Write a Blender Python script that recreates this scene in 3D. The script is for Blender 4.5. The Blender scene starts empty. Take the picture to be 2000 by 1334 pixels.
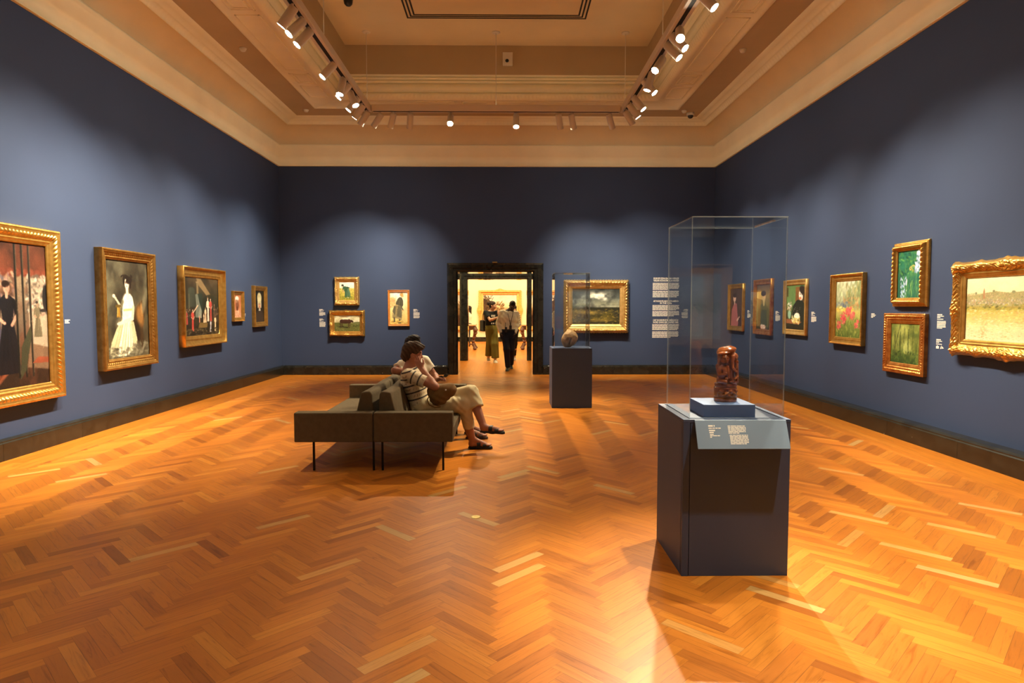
import bpy, math, random
import numpy as np
from mathutils import Vector, Matrix
PI = math.pi
SC = bpy.context.scene
COL = SC.collection
rng = random.Random(7)

# ------------------------------------------------------------------ helpers
def s2l(c):
    return tuple(((x / 12.92) if x <= 0.04045 else ((x + 0.055) / 1.055) ** 2.4) for x in c)

def rgb(r, g, b):
    return s2l((r / 255, g / 255, b / 255))

class MB:
    """collects verts / faces of one mesh"""
    def __init__(s):
        s.v = []; s.f = []; s.m = []
    def add(s, vs, fs, mat=0):
        o = len(s.v)
        s.v.extend([tuple(p) for p in vs])
        s.f.extend([tuple(o + i for i in f) for f in fs])
        s.m.extend([mat] * len(fs))
        return s
    def box(s, x0, x1, y0, y1, z0, z1, mat=0):
        vs = [(x0, y0, z0), (x1, y0, z0), (x1, y1, z0), (x0, y1, z0), (x0, y0, z1), (x1, y0, z1), (x1, y1, z1), (x0, y1, z1)]
        return s.add(vs, [(0, 3, 2, 1), (4, 5, 6, 7), (0, 1, 5, 4), (1, 2, 6, 5), (2, 3, 7, 6), (3, 0, 4, 7)], mat)
    def quad(s, a, b, c, d, mat=0):
        return s.add([a, b, c, d], [(0, 1, 2, 3)], mat)
    def tube(s, p, q, r0, r1=None, n=12, caps=True, mat=0):
        r1 = r0 if r1 is None else r1
        p = Vector(p); q = Vector(q); d = (q - p).normalized()
        a = d.orthogonal().normalized(); b = d.cross(a)
        vs = []
        for c, r in ((p, r0), (q, r1)):
            for i in range(n):
                t = 2 * PI * i / n
                vs.append(c + a * (r * math.cos(t)) + b * (r * math.sin(t)))
        fs = [(i, (i + 1) % n, n + (i + 1) % n, n + i) for i in range(n)]
        if caps:
            fs += [tuple(range(n - 1, -1, -1)), tuple(range(n, 2 * n))]
        return s.add(vs, fs, mat)
    def path(s, pts, r, n=10, mat=0):
        """tube through points, r a number or list"""
        pts = [Vector(p) for p in pts]
        rs = r if isinstance(r, (list, tuple)) else [r] * len(pts)
        vs = []; prev = None
        for i, p in enumerate(pts):
            d = (pts[min(i + 1, len(pts) - 1)] - pts[max(i - 1, 0)]).normalized()
            if prev is None:
                a = d.orthogonal().normalized()
            else:
                a = (prev - d * prev.dot(d)).normalized()
            prev = a; b = d.cross(a)
            for k in range(n):
                t = 2 * PI * k / n
                vs.append(p + (a * math.cos(t) + b * math.sin(t)) * rs[i])
        fs = []
        for i in range(len(pts) - 1):
            for k in range(n):
                fs.append((i * n + k, i * n + (k + 1) % n, (i + 1) * n + (k + 1) % n, (i + 1) * n + k))
        fs += [tuple(range(n - 1, -1, -1)), tuple(range((len(pts) - 1) * n, len(pts) * n))]
        return s.add(vs, fs, mat)
    def lathe(s, prof, c=(0, 0, 0), n=24, mat=0):
        """prof: (radius, z) from bottom to top round the z axis through c"""
        vs = []
        for r, z in prof:
            for k in range(n):
                t = 2 * PI * k / n
                vs.append((c[0] + r * math.cos(t), c[1] + r * math.sin(t), c[2] + z))
        fs = []
        for i in range(len(prof) - 1):
            for k in range(n):
                fs.append((i * n + k, i * n + (k + 1) % n, (i + 1) * n + (k + 1) % n, (i + 1) * n + k))
        fs += [tuple(range(n - 1, -1, -1)), tuple(range((len(prof) - 1) * n, len(prof) * n))]
        return s.add(vs, fs, mat)
    def prism(s, poly, axis, a0, a1, mat=0):
        """extrude a polygon (2D) along an axis: 'x' takes (y,z), 'y' takes (x,z), 'z' takes (x,y)"""
        def P(u, v, w):
            return {'x': (w, u, v), 'y': (u, w, v), 'z': (u, v, w)}[axis]
        n = len(poly)
        vs = [P(u, v, a0) for u, v in poly] + [P(u, v, a1) for u, v in poly]
        fs = [(i, (i + 1) % n, n + (i + 1) % n, n + i) for i in range(n)]
        fs += [tuple(range(n - 1, -1, -1)), tuple(range(n, 2 * n))]
        return s.add(vs, fs, mat)
    def build(s, name, mats, parent=None, smooth=False, bevel=0.0, seg=2, recalc=True):
        me = bpy.data.meshes.new(name)
        me.from_pydata(s.v, [], s.f)
        if recalc:
            import bmesh
            bm = bmesh.new(); bm.from_mesh(me)
            bmesh.ops.recalc_face_normals(bm, faces=bm.faces[:])
            bm.to_mesh(me); bm.free()
        return finish(name, me, mats, parent, smooth, bevel, seg, s.m if len(set(s.m)) > 1 else None)

def finish(name, me, mats, parent=None, smooth=False, bevel=0.0, seg=2, mi=None):
    mats = mats if isinstance(mats, (list, tuple)) else [mats]
    for m in mats:
        me.materials.append(m)
    if mi is not None:
        me.polygons.foreach_set('material_index', mi)
    if smooth:
        me.polygons.foreach_set('use_smooth', [True] * len(me.polygons))
    o = bpy.data.objects.new(name, me)
    COL.objects.link(o)
    if parent is not None:
        o.parent = parent
    if bevel:
        b = o.modifiers.new('bevel', 'BEVEL'); b.width = bevel; b.segments = seg; b.limit_method = 'ANGLE'; b.angle_limit = 0.6
    return o

def grid_mesh(name, P, mats, parent=None, colors=None, wrap=False, smooth=True):
    """P: array (n,m,3) of a grid -> one mesh, colors (n,m,3) linear optional"""
    n, m = P.shape[:2]
    me = bpy.data.meshes.new(name)
    idx = np.arange(n * m).reshape(n, m)
    if wrap:
        idx = np.vstack([idx, idx[:1]])
    f = np.stack([idx[:-1, :-1], idx[1:, :-1], idx[1:, 1:], idx[:-1, 1:]], -1).reshape(-1, 4)
    set_mesh(me, P.reshape(-1, 3), f)
    if colors is not None:
        set_col(me, colors.reshape(-1, 3))
    return finish(name, me, mats, parent, smooth)

def set_mesh(me, V, F):
    V = np.asarray(V, np.float32); F = np.asarray(F, np.int32)
    me.vertices.add(len(V)); me.vertices.foreach_set('co', V.ravel())
    me.loops.add(F.size); me.loops.foreach_set('vertex_index', F.ravel())
    k = F.shape[1]
    me.polygons.add(len(F))
    me.polygons.foreach_set('loop_start', np.arange(0, F.size, k, dtype=np.int32))
    me.update(calc_edges=True); me.validate()

def set_col(me, C, name='Col'):
    a = me.color_attributes.new(name, 'FLOAT_COLOR', 'POINT')
    C4 = np.ones((len(C), 4), np.float32); C4[:, :3] = C
    a.data.foreach_set('color', C4.ravel())

def empty(name, loc, label, cat, group=None, rz=0.0):
    o = bpy.data.objects.new(name, None); COL.objects.link(o)
    o.location = loc; o.rotation_euler = (0, 0, rz); o.empty_display_size = 0.1
    return tag(o, label, cat, group)

def tag(o, label, cat, group=None, kind=None):
    o['label'] = label; o['category'] = cat
    if group: o['group'] = group
    if kind: o['kind'] = kind
    return o

def struct(o, label, cat):
    o['kind'] = 'structure'; o['label'] = label; o['category'] = cat
    return o

# ------------------------------------------------------------------ materials
def nt(name):
    m = bpy.data.materials.new(name); m.use_nodes = True
    t = m.node_tree; t.nodes.clear()
    o = t.nodes.new('ShaderNodeOutputMaterial')
    return m, t, o

def N(t, typ, **kw):
    n = t.nodes.new(typ)
    for k, v in kw.items():
        if k.startswith('i_'):
            n.inputs[k[2:].replace('_', ' ')].default_value = v
        else:
            setattr(n, k, v)
    return n

def prin(t, o, **kw):
    p = t.nodes.new('ShaderNodeBsdfPrincipled')
    for k, v in kw.items():
        p.inputs[k].default_value = v
    t.links.new(p.outputs[0], o.inputs[0])
    return p

def ramp(t, stops, interp='LINEAR'):
    r = t.nodes.new('ShaderNodeValToRGB'); r.color_ramp.interpolation = interp
    e = r.color_ramp.elements
    while len(e) < len(stops): e.new(0.5)
    for i, (p, c) in enumerate(stops):
        e[i].position = p; e[i].color = (*c, 1) if len(c) == 3 else c
    return r

def bump(t, p, src, strength=0.2, dist=0.01):
    b = t.nodes.new('ShaderNodeBump'); b.inputs['Strength'].default_value = strength; b.inputs['Distance'].default_value = dist
    t.links.new(src, b.inputs['Height']); t.links.new(b.outputs[0], p.inputs['Normal'])

def plain(name, c, rough=0.6, metal=0.0, var=0.0, scale=8.0, bmp=0.0, bscale=200.0, spec=0.5, coat=0.0):
    """principled with object-space noise variation and fine bump"""
    m, t, o = nt(name)
    p = prin(t, o, **{'Base Color': (*c, 1), 'Roughness': rough, 'Metallic': metal, 'Specular IOR Level': spec, 'Coat Weight': coat})
    tc = t.nodes.new('ShaderNodeTexCoord')
    if var:
        n = N(t, 'ShaderNodeTexNoise', i_Scale=scale, i_Detail=4.0)
        t.links.new(tc.outputs['Object'], n.inputs['Vector'])
        r = ramp(t, [(0.3, tuple(x * (1 - var) for x in c)), (0.7, tuple(min(1, x * (1 + var)) for x in c))])
        t.links.new(n.outputs[0], r.inputs[0]); t.links.new(r.outputs[0], p.inputs['Base Color'])
    if bmp:
        n2 = N(t, 'ShaderNodeTexNoise', i_Scale=bscale, i_Detail=3.0)
        t.links.new(tc.outputs['Object'], n2.inputs['Vector'])
        bump(t, p, n2.outputs[0], bmp, 0.004)
    return m

def colmat(name, rough=0.6, spec=0.4, bmp=0.0, bscale=150.0, coat=0.0, sss=0.0):
    """material that takes its colour from the mesh colour attribute Col"""
    m, t, o = nt(name)
    p = prin(t, o, **{'Roughness': rough, 'Specular IOR Level': spec, 'Coat Weight': coat, 'Coat Roughness': 0.15})
    a = N(t, 'ShaderNodeAttribute', attribute_name='Col')
    t.links.new(a.outputs['Color'], p.inputs['Base Color'])
    if bmp:
        tc = t.nodes.new('ShaderNodeTexCoord')
        n2 = N(t, 'ShaderNodeTexNoise', i_Scale=bscale, i_Detail=3.0)
        t.links.new(tc.outputs['Object'], n2.inputs['Vector'])
        bump(t, p, n2.outputs[0], bmp, 0.004)
    return m

M = {}
FIBRE = 0.7
def make_materials():
    # blue fabric-like wall paint
    m, t, o = nt('blue_wall_paint')
    p = prin(t, o, **{'Roughness': 0.75, 'Specular IOR Level': 0.25})
    tc = t.nodes.new('ShaderNodeTexCoord')
    n = N(t, 'ShaderNodeTexNoise', i_Scale=0.8, i_Detail=6.0); t.links.new(tc.outputs['Object'], n.inputs['Vector'])
    r = ramp(t, [(0.3, (0.033, 0.054, 0.121)), (0.7, (0.037, 0.060, 0.134))])
    t.links.new(n.outputs[0], r.inputs[0]); t.links.new(r.outputs[0], p.inputs['Base Color'])
    n2 = N(t, 'ShaderNodeTexNoise', i_Scale=220.0, i_Detail=2.0); t.links.new(tc.outputs['Object'], n2.inputs['Vector'])
    bump(t, p, n2.outputs[0], 0.12, 0.002)
    M['wall'] = m
    # oak herringbone
    m, t, o = nt('oak_parquet')
    p = prin(t, o, **{'Roughness': 0.3, 'Specular IOR Level': 0.32})
    at = N(t, 'ShaderNodeAttribute', attribute_name='rnd')
    sep = t.nodes.new('ShaderNodeSeparateColor'); t.links.new(at.outputs['Color'], sep.inputs[0])
    r = ramp(t, [(0.0, (0.34, 0.108, 0.014)), (0.10, (0.41, 0.134, 0.016)), (0.35, (0.50, 0.168, 0.019)), (0.72, (0.57, 0.203, 0.023)), (0.93, (0.63, 0.248, 0.033)), (0.97, (0.60, 0.31, 0.085)), (1.0, (0.54, 0.32, 0.11))])
    t.links.new(sep.outputs[0], r.inputs[0])
    uv = t.nodes.new('ShaderNodeUVMap'); uv.uv_map = 'plank'
    mp = N(t, 'ShaderNodeMapping'); mp.inputs['Scale'].default_value = (3.0, 38.0, 1.0)
    cmb = t.nodes.new('ShaderNodeCombineXYZ')
    mul = N(t, 'ShaderNodeMath', operation='MULTIPLY'); mul.inputs[1].default_value = 97.0
    t.links.new(sep.outputs[1], mul.inputs[0]); t.links.new(mul.outputs[0], cmb.inputs[2])
    add = N(t, 'ShaderNodeVectorMath', operation='ADD')
    t.links.new(uv.outputs[0], mp.inputs[0]); t.links.new(mp.outputs[0], add.inputs[0]); t.links.new(cmb.outputs[0], add.inputs[1])
    g = N(t, 'ShaderNodeTexNoise', i_Scale=1.0, i_Detail=5.0, i_Roughness=0.65, i_Distortion=1.3)
    t.links.new(add.outputs[0], g.inputs['Vector'])
    gr = ramp(t, [(0.30, (0.60, 0.52, 0.44)), (0.46, (0.95, 0.94, 0.92)), (0.62, (1.04, 1.04, 1.03)), (0.75, (0.86, 0.82, 0.76))])
    t.links.new(g.outputs[0], gr.inputs[0])
    mx = N(t, 'ShaderNodeMix', data_type='RGBA', blend_type='MULTIPLY'); mx.inputs['Factor'].default_value = 0.85
    t.links.new(r.outputs[0], mx.inputs['A']); t.links.new(gr.outputs[0], mx.inputs['B'])
    # joint line: distance to the plank's long edges kept in the blue channel as the width
    sx = t.nodes.new('ShaderNodeSeparateXYZ'); t.links.new(uv.outputs[0], sx.inputs[0])
    ab = N(t, 'ShaderNodeMath', operation='ABSOLUTE'); t.links.new(sx.outputs[1], ab.inputs[0])
    gt = N(t, 'ShaderNodeMath', operation='GREATER_THAN'); t.links.new(ab.outputs[0], gt.inputs[0]); t.links.new(sep.outputs[2], gt.inputs[1])
    mx2 = N(t, 'ShaderNodeMix', data_type='RGBA'); mx2.inputs['B'].default_value = (0.13, 0.045, 0.012, 1)
    m3 = N(t, 'ShaderNodeMath', operation='MULTIPLY'); m3.inputs[1].default_value = 0.7
    t.links.new(gt.outputs[0], m3.inputs[0]); t.links.new(m3.outputs[0], mx2.inputs['Factor'])
    t.links.new(mx.outputs['Result'], mx2.inputs['A']); t.links.new(mx2.outputs['Result'], p.inputs['Base Color'])
    rr = N(t, 'ShaderNodeMapRange'); rr.inputs['To Min'].default_value = 0.28; rr.inputs['To Max'].default_value = 0.42
    t.links.new(g.outputs[0], rr.inputs[0]); t.links.new(rr.outputs[0], p.inputs['Roughness'])
    bump(t, p, g.outputs[0], 0.05, 0.002)
    # wood fibres scatter light across the grain: a broad anisotropic lobe in the wood's own colour
    an = N(t, 'ShaderNodeBsdfAnisotropic'); an.inputs['Roughness'].default_value = 0.62; an.inputs['Anisotropy'].default_value = FIBRE
    tg = N(t, 'ShaderNodeTangent', direction_type='UV_MAP', uv_map='plank'); t.links.new(tg.outputs[0], an.inputs['Tangent'])
    t.links.new(mx2.outputs['Result'], an.inputs['Color'])
    ms = t.nodes.new('ShaderNodeMixShader'); ms.inputs[0].default_value = 0.17
    t.links.new(p.outputs[0], ms.inputs[1]); t.links.new(an.outputs[0], ms.inputs[2]); t.links.new(ms.outputs[0], o.inputs[0])
    M['floor'] = m
    # black-brown marble with pale flecks
    def marble(name, base, dark, rough, fleck):
        m, t, o = nt(name)
        p = prin(t, o, **{'Roughness': rough, 'Specular IOR Level': 0.5})
        tc = t.nodes.new('ShaderNodeTexCoord')
        n = N(t, 'ShaderNodeTexNoise', i_Scale=5.0, i_Detail=8.0, i_Distortion=1.0); t.links.new(tc.outputs['Object'], n.inputs['Vector'])
        r = ramp(t, [(0.35, dark), (0.65, base)]); t.links.new(n.outputs[0], r.inputs[0])
        v = N(t, 'ShaderNodeTexVoronoi', i_Scale=9.0); t.links.new(tc.outputs['Object'], v.inputs['Vector'])
        r2 = ramp(t, [(0.0, (1, 1, 1)), (0.055, (1, 1, 1)), (0.075, (0, 0, 0))]); t.links.new(v.outputs['Distance'], r2.inputs[0])
        n3 = N(t, 'ShaderNodeTexNoise', i_Scale=2.3); t.links.new(tc.outputs['Object'], n3.inputs['Vector'])
        r3 = ramp(t, [(0.52, (0, 0, 0)), (0.6, (1, 1, 1))]); t.links.new(n3.outputs[0], r3.inputs[0])
        ml = N(t, 'ShaderNodeMix', data_type='RGBA', blend_type='MULTIPLY'); ml.inputs['Factor'].default_value = 1
        t.links.new(r2.outputs[0], ml.inputs['A']); t.links.new(r3.outputs[0], ml.inputs['B'])
        mx = N(t, 'ShaderNodeMix', data_type='RGBA'); mx.inputs['B'].default_value = (*fleck, 1)
        t.links.new(ml.outputs['Result'], mx.inputs['Factor']); t.links.new(r.outputs[0], mx.inputs['A'])
        t.links.new(mx.outputs['Result'], p.inputs['Base Color'])
        return m
    M['marble'] = marble('dark_marble', (0.022, 0.021, 0.016), (0.010, 0.010, 0.008), 0.22, (0.35, 0.32, 0.25))
    M['marble_polished'] = marble('polished_dark_marble', (0.014, 0.012, 0.009), (0.007, 0.006, 0.005), 0.03, (0.02, 0.018, 0.014))
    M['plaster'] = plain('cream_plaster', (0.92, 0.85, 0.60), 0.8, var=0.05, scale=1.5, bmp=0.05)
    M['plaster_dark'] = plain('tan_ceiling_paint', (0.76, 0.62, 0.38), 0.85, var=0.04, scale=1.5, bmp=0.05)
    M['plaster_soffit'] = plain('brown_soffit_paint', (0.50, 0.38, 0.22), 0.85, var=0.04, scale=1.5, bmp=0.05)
    M['cream_wall'] = plain('pale_cream_wall', (0.86, 0.80, 0.60), 0.8, var=0.03, scale=1.0)
    M['vent'] = plain('black_vent', (0.012, 0.010, 0.008), 0.6)
    M['white_metal'] = plain('white_powder_coat', (0.72, 0.66, 0.55), 0.45, bmp=0.02)
    M['black_metal'] = plain('black_metal', (0.012, 0.012, 0.012), 0.35, 0.6)
    M['black_plastic'] = plain('black_plastic', (0.015, 0.015, 0.016), 0.35)
    M['brass'] = plain('brass', (0.55, 0.42, 0.14), 0.35, 1.0, var=0.15, scale=60)
    M['vinyl'] = plain('white_vinyl_lettering', (0.80, 0.80, 0.76), 0.7)
    M['plinth'] = plain('blue_plinth_paint', (0.037, 0.064, 0.142), 0.55, var=0.04, scale=4, bmp=0.04)
    M['plinth_block'] = plain('blue_block_paint', (0.10, 0.17, 0.36), 0.6, var=0.04, scale=6, bmp=0.05)
    M['sign_panel'] = plain('grey_blue_panel', (0.165, 0.245, 0.36), 0.55, var=0.03, scale=8)
    M['sofa'] = plain('taupe_wool_upholstery', (0.115, 0.086, 0.046), 0.9, var=0.10, scale=25, bmp=0.35, bscale=420, spec=0.2)
    # acrylic: clear sheet with fresnel reflection, passes light straight through
    m, t, o = nt('clear_acrylic')
    tr = N(t, 'ShaderNodeBsdfTransparent'); tr.inputs[0].default_value = (0.97, 0.98, 0.98, 1)
    gl = N(t, 'ShaderNodeBsdfGlossy'); gl.inputs['Roughness'].default_value = 0.0
    fr = N(t, 'ShaderNodeFresnel')
    ge = t.nodes.new('ShaderNodeNewGeometry')     # same reflectance from both sides of the thin sheet
    ir = N(t, 'ShaderNodeMapRange'); ir.inputs['To Min'].default_value = 1.49; ir.inputs['To Max'].default_value = 1 / 1.49
    t.links.new(ge.outputs['Backfacing'], ir.inputs[0]); t.links.new(ir.outputs[0], fr.inputs[0])
    mx = t.nodes.new('ShaderNodeMixShader')
    t.links.new(fr.outputs[0], mx.inputs[0]); t.links.new(tr.outputs[0], mx.inputs[1]); t.links.new(gl.outputs[0], mx.inputs[2])
    t.links.new(mx.outputs[0], o.inputs[0])
    M['acrylic'] = m
    m, t, o = nt('acrylic_cut_edge')
    tr = N(t, 'ShaderNodeBsdfTransparent'); tr.inputs[0].default_value = (0.90, 0.93, 0.93, 1)
    df = N(t, 'ShaderNodeBsdfPrincipled'); df.inputs['Base Color'].default_value = (0.70, 0.80, 0.85, 1); df.inputs['Roughness'].default_value = 0.15
    mx = t.nodes.new('ShaderNodeMixShader'); mx.inputs[0].default_value = 0.30
    t.links.new(tr.outputs[0], mx.inputs[1]); t.links.new(df.outputs[0], mx.inputs[2]); t.links.new(mx.outputs[0], o.inputs[0])
    M['acrylic_edge'] = m
    # gilding in a few tones: metal leaf over warm bole
    def gold(name, a, b, rough, scale=14):
        m, t, o = nt(name)
        p = prin(t, o, **{'Roughness': rough, 'Metallic': 0.85})
        tc = t.nodes.new('ShaderNodeTexCoord')
        n = N(t, 'ShaderNodeTexNoise', i_Scale=scale, i_Detail=6.0); t.links.new(tc.outputs['Object'], n.inputs['Vector'])
        r = ramp(t, [(0.30, a), (0.70, b)]); t.links.new(n.outputs[0], r.inputs[0]); t.links.new(r.outputs[0], p.inputs['Base Color'])
        n2 = N(t, 'ShaderNodeTexNoise', i_Scale=90.0, i_Detail=4.0); t.links.new(tc.outputs['Object'], n2.inputs['Vector'])
        bump(t, p, n2.outputs[0], 0.25, 0.003)
        return m
    M['gold'] = gold('gilded_wood', (0.58, 0.31, 0.065), (0.78, 0.48, 0.13), 0.30)
    M['gold_dark'] = gold('old_dark_gilding', (0.36, 0.18, 0.04), (0.54, 0.31, 0.085), 0.34)
    M['gold_pale'] = gold('pale_gilding', (0.64, 0.41, 0.13), (0.82, 0.58, 0.24), 0.42)
    M['gold_red'] = gold('reddish_gilding', (0.46, 0.15, 0.035), (0.72, 0.35, 0.09), 0.36)
    M['wood_orange'] = plain('orange_wood_frame', (0.50, 0.20, 0.04), 0.4, var=0.15, scale=20)
    M['brown_frame'] = plain('brown_wood_frame', (0.22, 0.12, 0.05), 0.35, var=0.2, scale=14)
    # painted canvas: colours from the picture, slight varnish and brush relief
    m = colmat('painted_canvas', 0.42, 0.35, bmp=0.25, bscale=70, coat=0.12)
    M['canvas'] = m
    # lamp lens
    m, t, o = nt('lit_lamp_lens')
    em = N(t, 'ShaderNodeEmission'); em.inputs[0].default_value = (1.0, 0.86, 0.62, 1); em.inputs[1].default_value = 190.0
    t.links.new(em.outputs[0], o.inputs[0]); M['lens'] = m
    M['skin_light'] = colmat('light_skin', 0.5, 0.4)
    M['cloth'] = colmat('coloured_cloth', 0.85, 0.2, bmp=0.2, bscale=260)
    M['hair'] = colmat('hair', 0.6, 0.25, bmp=0.6, bscale=120)
    M['leather_black'] = plain('black_leather', (0.012, 0.012, 0.012), 0.45, bmp=0.1)
    M['canvas_bag'] = plain('tan_canvas_bag', (0.20, 0.105, 0.026), 0.85, var=0.12, scale=14, bmp=0.3, bscale=300)
make_materials()

# ------------------------------------------------------------------ room (metres; the photographer stands at 0,0)
XL, XR, YW, YF = -5.08, 4.79, 14.64, -4.2
ZC = 4.70          # underside of the cornice
DX0, DX1, DZ = -1.06, 0.65, 2.335     # doorway opening
DO0, DO1, DOZ = -1.297, 0.886, 2.543  # outside of its stone surround

def herringbone():
    L, W = 0.396, 0.066
    bw = 0.50
    x0, x1, y0, y1 = XL + bw, XR - bw - 0.1, YF + bw, YW - bw
    V = []; F = []; R = []; UV = []
    r2 = 1 / math.sqrt(2)
    cx, cy = -0.03, 3.0
    def clip(poly, fn):
        out = []
        for i in range(len(poly)):
            a, b = poly[i], poly[(i + 1) % len(poly)]
            da, db = fn(a), fn(b)
            if da >= 0: out.append(a)
            if da * db < 0:
                t = da / (da - db); out.append(tuple(a[k] + (b[k] - a[k]) * t for k in range(4)))
        return out
    faces = []
    rr = random.Random(3)
    def addp(ox, oy, w, h, horiz):
        pts = [(ox, oy), (ox + w, oy), (ox + w, oy + h), (ox, oy + h)]
        if horiz: uv = [(0, -W / 2), (L, -W / 2), (L, W / 2), (0, W / 2)]
        else: uv = [(0, W / 2), (0, -W / 2), (L, -W / 2), (L, W / 2)]
        poly = []
        for (x, y), (u, v) in zip(pts, uv):
            poly.append(((x - y) * r2 + cx, (x + y) * r2 + cy, u, v))
        if max(p[0] for p in poly) < x0 or min(p[0] for p in poly) > x1 or max(p[1] for p in poly) < y0 or min(p[1] for p in poly) > y1: return
        for fn in (lambda p: p[0] - x0, lambda p: x1 - p[0], lambda p: p[1] - y0, lambda p: y1 - p[1]):
            poly = clip(poly, fn)
            if len(poly) < 3: return
        t = rr.random()
        val = min(1, max(0, rr.gauss(0.52, 0.2))) if t < 0.93 else (rr.uniform(0, 0.12) if t < 0.975 else rr.uniform(0.95, 1.0))
        if val > 0.94 and t < 0.91: val = 0.9
        faces.append((poly, val, rr.random(), W / 2 - 0.0010))
    for m in range(-14, 15):
        for k in range(-150, 151):
            ox, oy = k * W + m * L, k * W - m * L
            addp(ox, oy, L, W, True)
            addp(ox + L, oy + W - L, W, L, False)
    # straight border boards round the room
    B = 0.1
    def board(xa, xb, ya, yb, along):
        w = (xb - xa) if along == 'y' else (yb - ya)
        if along == 'y':
            poly = [(xa, ya, ya, -w / 2), (xb, ya, ya, w / 2), (xb, yb, yb, w / 2), (xa, yb, yb, -w / 2)]
        else:
            poly = [(xa, ya, xa, -w / 2), (xb, ya, xb, -w / 2), (xb, yb, xb, w / 2), (xa, yb, xa, w / 2)]
        faces.append((poly, min(0.88, max(0.3, rr.gauss(0.66, 0.12))), rr.random(), w / 2 - 0.0012))
    def run(a0, a1):
        s = a0
        while s < a1 - 0.01:
            e = min(a1, s + rr.uniform(1.2, 2.6)); yield s, e; s = e
    for i in range(6):
        for s, e in run(YF, YW): board(XL + i * B - 0.1, XL + (i + 1) * B - 0.1, s, e, 'y')
    for i in range(7):
        for s, e in run(YF, YW): board(x1 + i * B, x1 + (i + 1) * B, s, e, 'y')
    for i in range(5):
        for s, e in run(x0, x1):
            board(s, e, y1 + i * B, y1 + (i + 1) * B, 'x'); board(s, e, YF + i * B, YF + (i + 1) * B, 'x')
    # boards through the doorway, the lobby and the far gallery
    for (xa, xb, ya, yb) in ((DX0 - 0.05, DX1 + 0.05, YW, 15.3), (-3.0, 2.6, 15.3, 18.3), (DX0 - 0.05, DX1 + 0.05, 18.3, 18.8), (-4.2, 3.8, 18.8, 28.5)):
        x = xa
        while x < xb - 0.001:
            xe = min(xb, x + 0.09)
            for s, e in run(ya, yb): board(x, xe, s, e, 'y')
            x = xe
    vs, fs, col, uvs = [], [], [], []
    for poly, val, r, hw in faces:
        o = len(vs)
        for p in poly:
            vs.append((p[0], p[1], 0.0)); col.append((val, r, hw, 1)); uvs.append((p[2], p[3]))
        fs.append(tuple(range(o, o + len(poly))))
    me = bpy.data.meshes.new('floor'); me.from_pydata(vs, [], fs)
    ca = me.color_attributes.new('rnd', 'FLOAT_COLOR', 'POINT')
    ca.data.foreach_set('color', np.array(col, np.float32).ravel())
    uvl = me.uv_layers.new(name='plank')
    li = np.empty(len(me.loops), np.int32); me.loops.foreach_get('vertex_index', li)
    uvl.data.foreach_set('uv', np.array(uvs, np.float32)[li].ravel())
    o = finish('floor', me, M['floor'])
    return struct(o, 'orange oak herringbone parquet floor with straight border boards', 'floor')
herringbone()

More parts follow.
